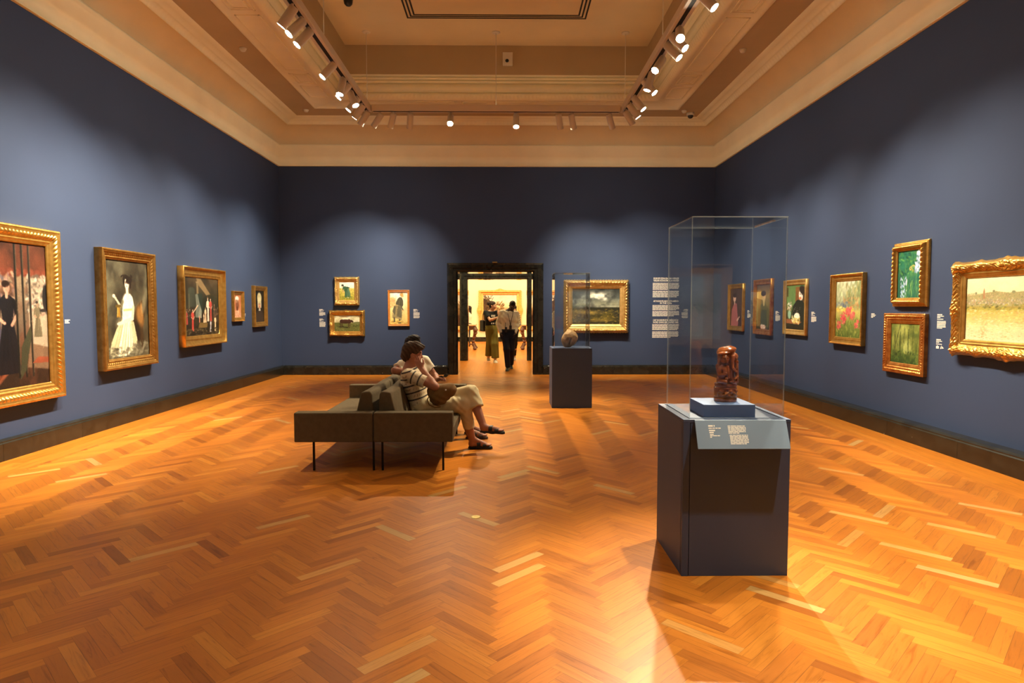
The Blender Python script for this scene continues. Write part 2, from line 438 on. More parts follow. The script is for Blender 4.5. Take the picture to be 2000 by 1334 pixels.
def room():
    T = 0.2
    zt = 5.25
    struct(MB().box(XL - T, XL, YF - T, YW + 0.6, -0.1, zt).build('wall_left', M['wall']), 'long blue wall on the left hung with five gilt framed paintings', 'wall')
    struct(MB().box(XR, XR + T, YF - T, YW + 0.6, -0.1, zt).build('wall_right', M['wall']), 'long blue wall on the right hung with seven gilt framed paintings', 'wall')
    b = MB()
    b.box(XL, DX0 - 0.12, YW, YW + 0.6, -0.1, zt); b.box(DX1 + 0.12, XR, YW, YW + 0.6, -0.1, zt); b.box(DX0 - 0.12, DX1 + 0.12, YW, YW + 0.6, DZ + 0.1, zt)
    struct(b.build('wall_back', M['wall']), 'blue end wall with the dark stone doorway in it', 'wall')
    struct(MB().box(XL, XR, YF - T, YF, -0.1, zt).build('wall_front', M['wall']), 'blue wall behind the photographer seen only reflected in the clear case', 'wall')
    # skirting in marble slabs: body, chamfered top, dark gap above
    def skirt(name, prof, axis, a0, a1, label, flip):
        # prof: (offset from wall, z)
        o = MB()
        s = a0; k = 0
        lens = [1.6, 1.35, 1.75, 1.2]
        while s < a1 - 0.01:
            e = min(a1, s + lens[k % 4]); k += 1
            if axis == 'y': poly = [(flip[0] + flip[1] * d, z) for d, z in prof]
            else: poly = [(flip[0] + flip[1] * d, z) for d, z in prof]
            o.prism(poly, axis, s + 0.0008, e - 0.0008); s = e
        return struct(o.build(name, M['marble'], bevel=0.0015, seg=1), label, 'baseboard')
    prof = lambda w: [(-0.01, 0.0), (w, 0.0), (w, 0.175), (w - 0.012, 0.187), (w - 0.012, 0.20), (w - 0.045, 0.215), (-0.01, 0.215)]
    skirt('baseboard_left', prof(0.065), 'y', YF, YW, 'black marble skirting along the left wall', (XL, 1))
    skirt('baseboard_right', prof(0.175), 'y', YF, YW, 'black marble skirting along the right wall', (XR, -1))
    pb = prof(0.085)
    skirt('baseboard_back', pb, 'x', XL + 0.065, DO0, 'black marble skirting on the end wall left of the doorway', (YW, -1))
    skirt('baseboard_back', pb, 'x', DO1, XR - 0.175, 'black marble skirting on the end wall right of the doorway', (YW, -1))
    # doorway: moulded stone surround + polished reveal
    def surround(name, y, x0, x1, zi, wd, label, reveal):
        prof = [(0.0, 0.0), (0.0, 0.05), (0.05, 0.075), (0.13, 0.075), (0.145, 0.055), (0.20, 0.055), (0.22, 0.03), (wd, 0.03), (wd, 0.0)]
        o = MB()
        P = []
        for d, h in prof:      # d inwards from the outer edge
            xa, xb, zz = x0 - wd + d, x1 + wd - d, zi + wd * 0.87 - d * 0.87
            P.append([(xa, y - h, 0.0), (xa, y - h, zz), (xb, y - h, zz), (xb, y - h, 0.0)])
        vs = [p for row in P for p in row]; fs = []
        for i in range(len(P) - 1):
            for k in range(3):
                fs.append((i * 4 + k, i * 4 + k + 1, (i + 1) * 4 + k + 1, (i + 1) * 4 + k))
        o.add(vs, fs)
        # plinth blocks at the foot
        for xa, xb in ((x0 - wd - 0.004, x0 - 0.0), (x1 + 0.0, x1 + wd + 0.004)):
            o.box(xa, xb, y - 0.082, y - 0.001, 0.0, 0.03)
        ob = o.build(name, M['marble'], bevel=0.002, seg=1)
        struct(ob, label, 'door surround')
        r = MB()
        r.box(x0 - 0.11, x0, y - 0.03, y + reveal, 0.0, zi); r.box(x1, x1 + 0.11, y - 0.03, y + reveal, 0.0, zi); r.box(x0 - 0.11, x1 + 0.11, y - 0.03, y + reveal, zi, zi + 0.1)
        rv = r.build('door_reveal', M['marble_polished'], ob)
        return ob
    surround('door_1', YW, DX0, DX1, DZ, 0.237, 'black marble doorway surround in the blue end wall', 0.62)
    surround('door_2', 18.42, DX0 + 0.012, DX1, 2.333, 0.235, 'second dark stone doorway surround seen through the first', 0.45)
    # small lobby between the two doorways and the bright gallery beyond
    def hall(y0, y1, x0, x1, z1, names, mat, back_hole, lab):
        struct(MB().box(x0 - T, x0, y0, y1, -0.1, z1).build(names[0], mat), lab[0], 'wall')
        struct(MB().box(x1, x1 + T, y0, y1, -0.1, z1).build(names[1], mat), lab[1], 'wall')
        struct(MB().box(x0 - T, x1 + T, y0, y1, z1, z1 + 0.15).build(names[2], M['plaster']), lab[2], 'ceiling')
        if back_hole:
            b = MB(); b.box(x0 - T, DX0 - 0.05, y1, y1 + 0.4, -0.1, z1); b.box(DX1 + 0.05, x1 + T, y1, y1 + 0.4, -0.1, z1); b.box(DX0 - 0.05, DX1 + 0.05, y1, y1 + 0.4, 2.4, z1)
            struct(b.build(names[3], mat), lab[3], 'wall')
        else:
            struct(MB().box(x0 - T, x1 + T, y1, y1 + 0.2, -0.1, z1).build(names[3], mat), lab[3], 'wall')
    hall(15.24, 18.45, -3.0, 2.6, 4.2, ('wall_lobby_left', 'wall_lobby_right', 'ceiling_lobby', 'wall_lobby_back'), M['cream_wall'], True,
         ('cream side wall of the lobby left of the far doorway', 'cream side wall of the lobby right of the far doorway', 'pale ceiling of the lobby behind the doorway', 'cream lobby wall holding the second doorway'))
    hall(18.85, 28.5, -4.2, 3.8, 4.6, ('wall_far_left', 'wall_far_right', 'ceiling_far', 'wall_far_back'), M['cream_wall'], False,
         ('cream left wall of the bright far gallery', 'cream right wall of the bright far gallery', 'pale ceiling of the bright far gallery', 'bright cream wall at the end of the far gallery'))
    struct(MB().box(-4.2, 3.8, 28.44, 28.5, 0, 0.2).build('baseboard_far', M['marble'], bevel=0.004), 'dark skirting under the large painting in the far gallery', 'baseboard')
    # ceiling: profiles swept round the room, d = distance from the walls
    def ring(d):
        return (XL + d, XR - d, YF + d, YW - d)
    def sweep(name, prof, mat, label, cat, seg=None, orn=None, smooth=False):
        """prof (d,z); seg = length of a step along the wall, orn(u, j) -> (dd, dz)"""
        rows = []
        for j, (d, z) in enumerate(prof):
            x0, x1, y0, y1 = ring(d)
            cs = [(x0, y0), (x0, y1), (x1, y1), (x1, y0)]
            row = []
            for k in range(4):
                a, b = cs[k], cs[(k + 1) % 4]
                X0, X1, Y0, Y1 = ring(prof[0][0])
                ln = (Y1 - Y0) if k % 2 == 0 else (X1 - X0)
                n = 1 if seg is None else max(1, int(round(ln / seg)))
                nx, ny = ((1, 0), (0, -1), (-1, 0), (0, 1))[k]
                for i in range(n):
                    t = i / n
                    dd, dz = orn(t * ln, j) if orn else (0, 0)
                    row.append((a[0] + (b[0] - a[0]) * t + nx * dd, a[1] + (b[1] - a[1]) * t + ny * dd, z + dz))
            rows.append(row)
        P = np.array(rows, np.float32).transpose(1, 0, 2)
        o = grid_mesh(name, P, mat, wrap=True, smooth=smooth)
        return struct(o, label, cat)
    sweep('trim_1', [(-0.02, ZC), (0.035, ZC), (0.035, ZC + 0.02), (0.02, ZC + 0.03), (0.02, ZC + 0.20), (0.045, ZC + 0.225), (0.045, ZC + 0.40), (0.06, ZC + 0.42), (0.06, ZC + 0.45), (0.075, ZC + 0.47), (0.03, ZC + 0.475)], M['plaster'],
          'pale stepped cornice band above the blue walls', 'cornice')
    zc = ZC + 0.475
    cove = [(0.03 + 0.295 * (1 - math.cos(t)), zc + 0.362 * math.sin(t)) for t in [PI / 2 * i / 14 for i in range(15)]]
    sweep('trim_2', cove, M['plaster_dark'], 'plain concave cove between the cornice and the moulding', 'cornice', smooth=True)
    z0 = zc + 0.362
    def egg(u, j):
        if j in (2, 3): return (0.012 * abs(math.sin(PI * u / 0.09)), 0)
        return (0, 0)
    sweep('trim_3', [(0.325, z0), (0.35, z0 - 0.012), (0.355, z0 + 0.015), (0.39, z0 + 0.055), (0.44, z0 + 0.062), (0.46, z0 + 0.062), (0.47, z0 + 0.074), (0.55, z0 + 0.078), (0.62, z0 + 0.09), (0.64, z0 + 0.105)], M['plaster'],
          'moulding with a row of carved eggs above the cove', 'moulding', seg=0.0225, orn=egg)
    zs = z0 + 0.105
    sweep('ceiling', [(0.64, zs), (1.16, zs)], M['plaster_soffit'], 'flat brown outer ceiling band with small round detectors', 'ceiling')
    def rope(u, j):
        if j in (9, 10): return (0.006 * math.sin(2 * PI * u / 0.09), 0)
        return (0, 0)
    zb = zs - 0.03
    sweep('trim_4', [(1.16, zs), (1.17, zb + 0.0100), (1.20, zb), (1.24, zb), (1.25, zb + 0.0120), (1.72, zb + 0.0120), (1.73, zb), (1.78, zb), (1.80, zb + 0.0100), (1.83, zb + 0.0300), (1.86, zb + 0.0795), (1.85, zb + 0.1182), (1.81, zb + 0.1218), (1.81, zb + 0.1380), (1.87, zb + 0.1425), (1.875, zb + 0.2865), (1.85, zb + 0.2892), (1.85, zb + 0.3000), (1.915, zb + 0.3036), (1.93, zb + 0.3180), (1.915, zb + 0.3324), (1.885, zb + 0.3360), (1.885, zb + 0.3504), (1.955, zb + 0.3540), (1.965, zb + 0.3675), (1.955, zb + 0.3810), (1.925, zb + 0.3837), (1.925, zb + 0.3954), (2.02, zb + 0.3990), (2.02, zb + 0.4080)], M['plaster'],
          'wide panelled plaster beam with rope moulding round the coffer', 'moulding', seg=0.0175, orn=rope)
    # raised panel mouldings on the underside of the beam
    pm = MB()
    def strip(xa, xb, ya, yb):
        z = zb + 0.012; w = 0.022
        for (a, b, c, d) in ((xa, xb, ya, ya + w), (xa, xb, yb - w, yb), (xa, xa + w, ya, yb), (xb - w, xb, ya, yb)):
            pm.box(a, b, c, d, z - 0.012, z + 0.004)
    y = YF + 1.9
    lens = [2.1, 0.5]; k = 0
    while y < YW - 2.2:
        e = min(y + lens[k % 2], YW - 1.9)
        for xa, xb in ((XL + 1.31, XL + 1.66), (XR - 1.66, XR - 1.31)):
            strip(xa, xb, y, e)
            if k % 2: strip(xa + 0.06, xb - 0.06, y + 0.06, e - 0.06)
        y = e + 0.14; k += 1
    x = XL + 2.0; k = 0
    while x < XR - 2.2:
        e = min(x + lens[k % 2], XR - 1.95)
        for ya, yb in ((YW - 1.66, YW - 1.31), (YF + 1.31, YF + 1.66)):
            strip(x, e, ya, yb)
        x = e + 0.14; k += 1
    struct(pm.build('trim_5', M['plaster'], bevel=0.003, seg=1), 'raised rectangular panel mouldings on the underside of the plaster beam', 'moulding')
    zk = zb + 0.408
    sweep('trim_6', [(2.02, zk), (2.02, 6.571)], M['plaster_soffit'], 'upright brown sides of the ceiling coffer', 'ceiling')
    x0, x1, y0, y1 = ring(2.02)
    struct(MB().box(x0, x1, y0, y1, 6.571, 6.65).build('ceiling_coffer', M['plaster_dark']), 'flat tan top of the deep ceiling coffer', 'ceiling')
    # slab closing the room above the mouldings
    struct(MB().box(XL - T, XR + T, YF - T, YW + 0.6, 6.80, 6.9).build('ceiling_slab', M['plaster_dark']), 'roof slab above the coffer', 'ceiling')
    bb = MB()
    for a in ((XL - T, XL - 0.02, YF - T, YW + 0.6), (XR + 0.02, XR + T, YF - T, YW + 0.6), (XL, XR, YW + 0.02, YW + 0.6), (XL, XR, YF - T, YF - 0.02)):
        bb.box(*a, 5.25, 6.8)
    struct(bb.build('wall_upper', M['plaster_dark']), 'upper walls hidden above the cornice', 'wall')
room()

# ------------------------------------------------------------------ painted pictures
class Art:
    def __init__(s, w, h, res=110, seed=1):
        s.nx = max(24, int(res * w / max(w, h))); s.nz = max(24, int(res * h / max(w, h)))
        s.w, s.h = w, h
        s.U, s.V = np.meshgrid(np.linspace(0, 1, s.nx), np.linspace(0, 1, s.nz))   # V up
        s.A = np.zeros((s.nz, s.nx, 3), np.float32)
        s.r = np.random.RandomState(seed)
    def c(s, c): return np.array(c, np.float32) / 255
    def grad(s, stops):
        v = [a for a, _ in stops]
        for k in range(3):
            s.A[..., k] = np.interp(s.V, v, [c[k] / 255 for _, c in stops])
        return s
    def vnoise(s, n):
        g = s.r.rand(n + 2, n + 2)
        x = s.U * n; y = s.V * n
        xi = np.clip(x.astype(int), 0, n); yi = np.clip(y.astype(int), 0, n); fx = x - xi; fy = y - yi
        fx = fx * fx * (3 - 2 * fx); fy = fy * fy * (3 - 2 * fy)
        return (g[yi, xi] * (1 - fx) + g[yi, xi + 1] * fx) * (1 - fy) + (g[yi + 1, xi] * (1 - fx) + g[yi + 1, xi + 1] * fx) * fy
    def fbm(s, n):
        return 0.55 * s.vnoise(n) + 0.3 * s.vnoise(n * 2) + 0.15 * s.vnoise(n * 4)
    def put(s, m, c, a=1.0):
        m = np.clip(m, 0, 1)[..., None] * a
        s.A = s.A * (1 - m) + s.c(c) * m
        return s
    def ell(s, x, y, rx, ry, c, rot=0.0, soft=0.25, a=1.0):
        asp = s.w / s.h
        R = max(rx * asp, ry) * (1 + soft)
        i0, i1 = max(0, int((x - R / asp) * s.nx) - 1), min(s.nx, int((x + R / asp) * s.nx) + 3)
        j0, j1 = max(0, int((y - R) * s.nz) - 1), min(s.nz, int((y + R) * s.nz) + 3)
        if i1 <= i0 or j1 <= j0: return s
        dx = (s.U[j0:j1, i0:i1] - x) * asp; dy = s.V[j0:j1, i0:i1] - y
        co, si = math.cos(rot), math.sin(rot)
        X = (dx * co + dy * si) / (rx * asp); Y = (-dx * si + dy * co) / ry
        m = np.clip((1 - np.sqrt(X * X + Y * Y)) / soft + 0.5, 0, 1)[..., None] * a
        s.A[j0:j1, i0:i1] = s.A[j0:j1, i0:i1] * (1 - m) + s.c(c) * m
        return s
    def blur(s, n=1):
        for _ in range(n):
            P = np.pad(s.A, ((1, 1), (1, 1), (0, 0)), 'edge')
            s.A = (P[:-2, 1:-1] + P[2:, 1:-1] + P[1:-1, :-2] + P[1:-1, 2:] + 2 * P[1:-1, 1:-1]) / 6
        return s
    def rub(s, n, size=.02, a=.35):
        """brush dabs that pick up the colour under them"""
        for _ in range(n):
            x, y = s.r.rand(), s.r.rand()
            c = s.A[min(s.nz - 1, int(y * s.nz)), min(s.nx - 1, int(x * s.nx))] * 255 * s.r.uniform(.82, 1.2)
            s.ell(x, y, size * s.h / s.w * s.r.uniform(.5, 1.2), size * .35, np.clip(c, 0, 255), s.r.uniform(0, PI), .6, a)
        return s
    def poly(s, pts, c, a=1.0):
        ins = np.zeros(s.U.shape, bool); n = len(pts)
        for i in range(n):
            (x0, y0), (x1, y1) = pts[i], pts[(i + 1) % n]
            if y0 == y1: continue
            cr = ((y0 > s.V) != (y1 > s.V)) & (s.U < (x1 - x0) * (s.V - y0) / (y1 - y0) + x0)
            ins ^= cr
        return s.put(ins.astype(np.float32), c, a)
    def line(s, x0, y0, x1, y1, w, c, a=1.0):
        dx, dy = x1 - x0, y1 - y0; L = dx * dx + dy * dy + 1e-9
        t = np.clip(((s.U - x0) * dx + (s.V - y0) * dy) / L, 0, 1)
        d = np.hypot((s.U - x0 - t * dx) * s.w / s.h, s.V - y0 - t * dy)
        return s.put((w - d) / (w * 0.5) + 0.5, c, a)
    def dabs(s, n, reg, cols, size=(0.01, 0.03), ang=(0, PI), a=0.8, thin=0.4):
        for _ in range(n):
            x = s.r.uniform(reg[0], reg[2]); y = s.r.uniform(reg[1], reg[3])
            c = np.array(cols[s.r.randint(len(cols))]) * s.r.uniform(0.88, 1.1)
            q = s.r.uniform(*size)
            s.ell(x, y, q * s.h / s.w, q * thin, np.clip(c, 0, 255), s.r.uniform(*ang), 0.5, a)
        return s
    def cloudy(s, n, c, a=0.5, lo=0.45, hi=0.7):
        return s.put((s.fbm(n) - lo) / (hi - lo), c, a)
    def grain(s, amp=0.05):
        g = (s.r.rand(s.nz, s.nx, 1) - 0.5) * amp + (s.fbm(9)[..., None] - 0.5) * amp * 1.4
        s.A = np.clip(s.A * (1 + g * 2), 0, 1)
        return s
    def lin(s):
        A = s.A
        L = np.where(A <= 0.04045, A / 12.92, ((A + 0.055) / 1.055) ** 2.4)
        return np.clip(L * np.array((.90, 1.0, 1.22)), 0, .92).astype(np.float32)
    # a little dressed figure, feet at (x,y), height h
    def figure(s, x, y, h, dress, skin, hair, lean=0.0, wide=0.16, arms=True):
        r = s.h / s.w; X = lambda q: x + q * h * r
        sh = tuple(.72 * q for q in dress); hi = tuple(min(255, 1.18 * q) for q in dress)
        s.poly([(X(-wide), y), (X(wide), y), (X(wide * .85), y + .25 * h), (X(.075 + lean * .6), y + .58 * h), (X(-.065 + lean * .6), y + .58 * h), (X(-wide * .8), y + .22 * h)], dress)
        s.poly([(X(-.065 + lean * .6), y + .56 * h), (X(.075 + lean * .6), y + .56 * h), (X(.10 + lean), y + .80 * h), (X(.03 + lean), y + .84 * h), (X(-.04 + lean), y + .84 * h), (X(-.10 + lean), y + .79 * h)], dress)
        for q in (-.6, -.1, .45): s.line(X(wide * q), y + .02 * h, X(lean * .6 + .04 * q), y + .54 * h, .012 * h, sh, .6)
        s.line(X(wide * .2), y + .05 * h, X(lean * .6 + .02), y + .5 * h, .010 * h, hi, .5)
        if arms:
            s.line(X(.095 + lean), y + .77 * h, X(.13 + lean), y + .62 * h, .026 * h, sh); s.line(X(.13 + lean), y + .62 * h, X(.06 + lean), y + .52 * h, .020 * h, skin)
            s.line(X(-.095 + lean), y + .77 * h, X(-.13 + lean), y + .60 * h, .026 * h, dress); s.line(X(-.13 + lean), y + .60 * h, X(-.04 + lean), y + .54 * h, .018 * h, skin)
        s.line(X(lean), y + .82 * h, X(lean * 1.15), y + .88 * h, .020 * h, skin)
        s.ell(X(lean * 1.25), y + .915 * h, .045 * h * r, .058 * h, skin); s.ell(X(lean * 1.25 - .012), y + .955 * h, .052 * h * r, .038 * h, hair); s.ell(X(lean * 1.25 + .015), y + .905 * h, .028 * h * r, .03 * h, tuple(.82 * q for q in skin), 0, .8, .6)
        return s

# ------------------------------------------------------------------ frames
def frame_mesh(name, w, h, prof, mat, parent, orn=None, step=0.012, outer=None):
    """mitred frame: prof = [(inset, projection)], lies in local xz facing -y with its back at y=0.
    orn(u, side_length, inset) -> extra projection; outer(u, side_length) -> outward scallop of the outermost rows"""
    rows = []
    if outer: prof = [prof[0], (0, prof[-1][1] * .5), (0, max(h for d, h in prof if d == 0) * .9)] + [q for q in prof if q[1] > 0 and not (q[0] == 0 and q[1] < max(h for d, h in prof if d == 0) * .95)]
    top = max(q[1] for q in prof)
    for j, (d, hgt) in enumerate(prof):
        row = []
        for k in range(4):
            ln = w if k % 2 == 0 else h
            n = max(6, int(ln / step))
            W2, H2 = w / 2 - d, h / 2 - d
            cs = [(-W2, -H2), (W2, -H2), (W2, H2), (-W2, H2)]
            a, b = cs[k], cs[(k + 1) % 4]
            out = ((0, -1), (1, 0), (0, 1), (-1, 0))[k]
            for i in range(n):
                t = i / n
                u = t * ln
                x = a[0] + (b[0] - a[0]) * t; z = a[1] + (b[1] - a[1]) * t
                e = orn(u, ln, d) if orn else 0.0
                if outer and j > 2:
                    q = outer(u, ln) * max(0.0, 1 - d / 0.035)
                    x += out[0] * q; z += out[1] * q
                row.append((x, -(hgt + e), z))
        rows.append(row)
    P = np.array(rows, np.float32).transpose(1, 0, 2)[:, ::-1]
    return grid_mesh(name, P, mat, parent, wrap=True, smooth=True)

def band(d, a, b):
    if d < a or d > b: return 0.0
    return math.sin(PI * (d - a) / (b - a))
def leafy(a, b, amp, pitch):
    return lambda u, L, d: band(d, a, b) * amp * (0.35 + abs(math.sin(PI * u / pitch + 6 * d)) - 0.4 * abs(math.sin(3 * PI * u / pitch)))
def beads(a, b, amp, pitch):
    return lambda u, L, d: band(d, a, b) * amp * abs(math.sin(PI * u / pitch))
def both(*fs):
    return lambda u, L, d: sum(f(u, L, d) for f in fs)
_nz = np.random.RandomState(5).rand(512)
def nz1(x):
    i = math.floor(x); f = x - i; f = f * f * (3 - 2 * f)
    return _nz[int(i) % 512] * (1 - f) + _nz[int(i + 1) % 512] * f
def rococo(a, b, amp, centre=0.03):
    def f(u, L, d):
        bb = band(d, a, b)
        if bb == 0: return 0.0
        e = min(u, L - u); c = abs(u - L / 2)
        k = 0.4 + 0.9 * math.exp(-(e / 0.10) ** 2) + 0.9 * math.exp(-(c / 0.10) ** 2)
        return bb * amp * k * (0.25 + 0.75 * abs(math.sin(u * 52 + 1.6 * math.sin(d * 95))) * abs(math.sin(d * 100 + 1.4 * math.sin(u * 40))) + 0.45 * nz1(u * 55 + 8 * math.sin(d * 120)) + 0.25 * abs(math.sin(u * 120 + 3 * math.sin(d * 140))))
    return f
def scallop(amp, pitch=None):
    def f(u, L):
        e = min(u, L - u); c = abs(u - L / 2); q = abs(u - L / 4) if u < L / 2 else abs(u - 3 * L / 4)
        v = 1.0 * math.exp(-(c / 0.11) ** 2) + 0.6 * math.exp(-(q / 0.05) ** 2) + 0.9 * math.exp(-(e / 0.07) ** 2)
        return amp * v * (0.8 + 0.2 * math.cos(u * 60))
    return f
def fine_edge(amp, pitch):
    return lambda u, L: amp * abs(math.sin(PI * u / pitch))

ROT = {'back': 0.0, 'left': PI / 2, 'right': -PI / 2}
def wall_point(wall, a, z):
    return {'back': (a, YW, z), 'left': (XL, a, z), 'right': (XR, a, z)}[wall]

def picture(wall, a0, a1, z0, z1, rail, prof, mat, label, paint, orn=None, outer=None, depth=0.05, step=0.012, liner=None, loc=None, rz=None, group=None, res=110):
    """framed painting on a wall: a0..a1 along the wall, z0..z1 up, rail = (left/right, top/bottom) width of the frame"""
    w, h = abs(a1 - a0), z1 - z0
    at = loc or wall_point(wall, (a0 + a1) / 2, (z0 + z1) / 2)
    root = empty('framed_picture', at, label, 'painting', group, ROT[wall] if rz is None else rz)
    rx = rail
    frame_mesh('frame', w, h, prof, mat, root, orn, step, outer)
    inner = prof[-1][0]
    cw, ch = w - 2 * inner + 0.012, h - 2 * inner + 0.012
    if liner:
        lp = [(0, depth), (0, depth + 0.012), (liner - 0.004, depth + 0.008), (liner, depth + 0.002)]
        frame_mesh('inner_slip', cw - 0.006, ch - 0.006, lp, M['gold'], root, None, 0.2)
        cw -= 2 * liner; ch -= 2 * liner
    art = Art(cw, ch, res, int(abs(a0 * 100)) + 3)
    paint(art)
    A = art.lin()
    X = (art.U - 0.5) * cw; Z = (art.V - 0.5) * ch
    P = np.stack([X, np.full_like(X, -depth), Z], -1)
    P = np.ascontiguousarray(P.transpose(1, 0, 2)); A = np.ascontiguousarray(A.transpose(1, 0, 2))
    grid_mesh('canvas', P, M['canvas'], root, A)
    return root

def scale_prof(pts, rail, dep):
    return [(a * rail, b * dep) for a, b in pts]
# profile shapes, unit rail / unit depth
SCOOP = [(0, 0), (0, .96), (.03, 1), (.10, 1), (.13, .95), (.20, .80), (.32, .66), (.46, .57), (.60, .52), (.64, .56), (.70, .56), (.74, .50), (.80, .46), (.93, .44), (.97, .40), (1, .32)]
OGEE = [(0, 0), (0, .88), (.03, .95), (.08, 1), (.14, 1), (.18, .95), (.22, .95), (.30, .90), (.38, .86), (.46, .84), (.54, .80), (.62, .74), (.70, .66), (.75, .68), (.80, .66), (.84, .60), (.92, .56), (.97, .52), (1, .42)]
BOX = [(0, 0), (0, .95), (.05, 1), (.20, 1), (.24, .94), (.34, .92), (.40, .80), (.62, .70), (.70, .66), (.74, .70), (.82, .70), (.86, .62), (.96, .58), (1, .48)]
SWEPT = [(0, 0), (0, .55), (.03, .66), (.08, .80), (.15, .92), (.22, 1), (.30, 1), (.38, .93), (.46, .82), (.54, .72), (.60, .66), (.66, .63), (.70, .66), (.76, .66), (.80, .60), (.90, .55), (.96, .50), (1, .42)]
REV = [(0, 0), (0, .30), (.04, .36), (.14, .40), (.22, .44), (.30, .50), (.36, .70), (.42, .86), (.50, .98), (.56, 1), (.64, .95), (.70, .82), (.76, .70), (.80, .66), (.90, .62), (.96, .58), (1, .50)]
def dense(pts, m=2):
    out = []
    for (a, b), (c, d) in zip(pts[:-1], pts[1:]):
        for k in range(m):
            out.append((a + (c - a) * k / m, b + (d - b) * k / m))
    return out + [pts[-1]]

# --- the paintings: plain generic pictures in the colours of the ones on show
def art_street(a):
    a.grad([(0, (40, 26, 17)), (.2, (58, 38, 25)), (.45, (104, 84, 64)), (.78, (140, 116, 86)), (.80, (96, 48, 30)), (1, (70, 38, 25))])
    a.cloudy(6, (44, 28, 20), .5); a.cloudy(9, (120, 62, 40), .35)
    for k in range(12): a.ell(.04 + k * .085, .795, .045, .030, (98, 46, 30), 0, .3); a.ell(.04 + k * .085, .80, .03, .02, (120, 60, 40), 0, .5, .6)
    a.poly([(.76, .28), (1, .25), (1, .76), (.76, .76)], (160, 140, 112)); a.poly([(.72, .13), (1, .10), (1, .26), (.76, .30)], (112, 84, 60))
    a.dabs(160, (.74, .5, 1, .78), [(176, 156, 128), (104, 88, 70), (190, 176, 150), (72, 62, 52), (140, 110, 90)], (.008, .022))
    a.dabs(200, (.0, .52, .6, .79), [(150, 104, 76), (100, 66, 50), (176, 140, 110), (60, 42, 34), (130, 96, 90), (90, 84, 90)], (.01, .028))
    a.poly([(0, 0), (.62, 0), (.56, .26), (0, .34)], (40, 27, 19)); a.poly([(.08, .04), (.50, .20), (.60, .17), (.30, 0)], (98, 48, 28)); a.line(.3, 0, .58, .17, .012, (130, 70, 44), .7)
    a.blur(2)
    a.figure(.36, .26, .50, (66, 60, 70), (176, 130, 100), (52, 34, 24), -.02, .12); a.figure(.18, .28, .46, (90, 62, 50), (180, 136, 106), (40, 26, 20), .0, .14)
    a.figure(.50, .10, .64, (17, 17, 21), (190, 138, 108), (34, 20, 15), .0, .17)
    a.poly([(0, .47), (.40, .44), (.42, .41), (0, .43)], (84, 60, 40)); a.dabs(26, (0, .47, .30, .54), [(150, 70, 58), (186, 150, 120), (66, 56, 48)], (.012, .028))
    for x, yy in ((.05, .1), (.22, .12)): a.line(x, yy, x + .02, .42, .014, (58, 40, 28)); a.ell(x + .015, .26, .03, .05, (66, 46, 32))
    for x, c in ((.62, (22, 21, 17)), (.705, (27, 24, 19)), (.79, (33, 28, 22))): a.line(x, .07, x - .012, .99, .010, c); a.line(x + .012, .09, x, .99, .003, (110, 90, 66), .6)
    a.poly([(.63, .05), (.70, .11), (.79, .36), (.77, .42), (.655, .28)], (56, 54, 36)); a.figure(.87, .34, .26, (100, 88, 64), (150, 120, 90), (56, 46, 38)); a.ell(.985, .62, .045, .10, (30, 27, 26)); a.ell(.95, .53, .05, .012, (40, 34, 30))
    a.poly([(.78, .155), (.86, .20), (1, .19), (1, .15)], (134, 66, 42)); a.rub(500, .016, .4); a.blur(1); a.grain(.08)

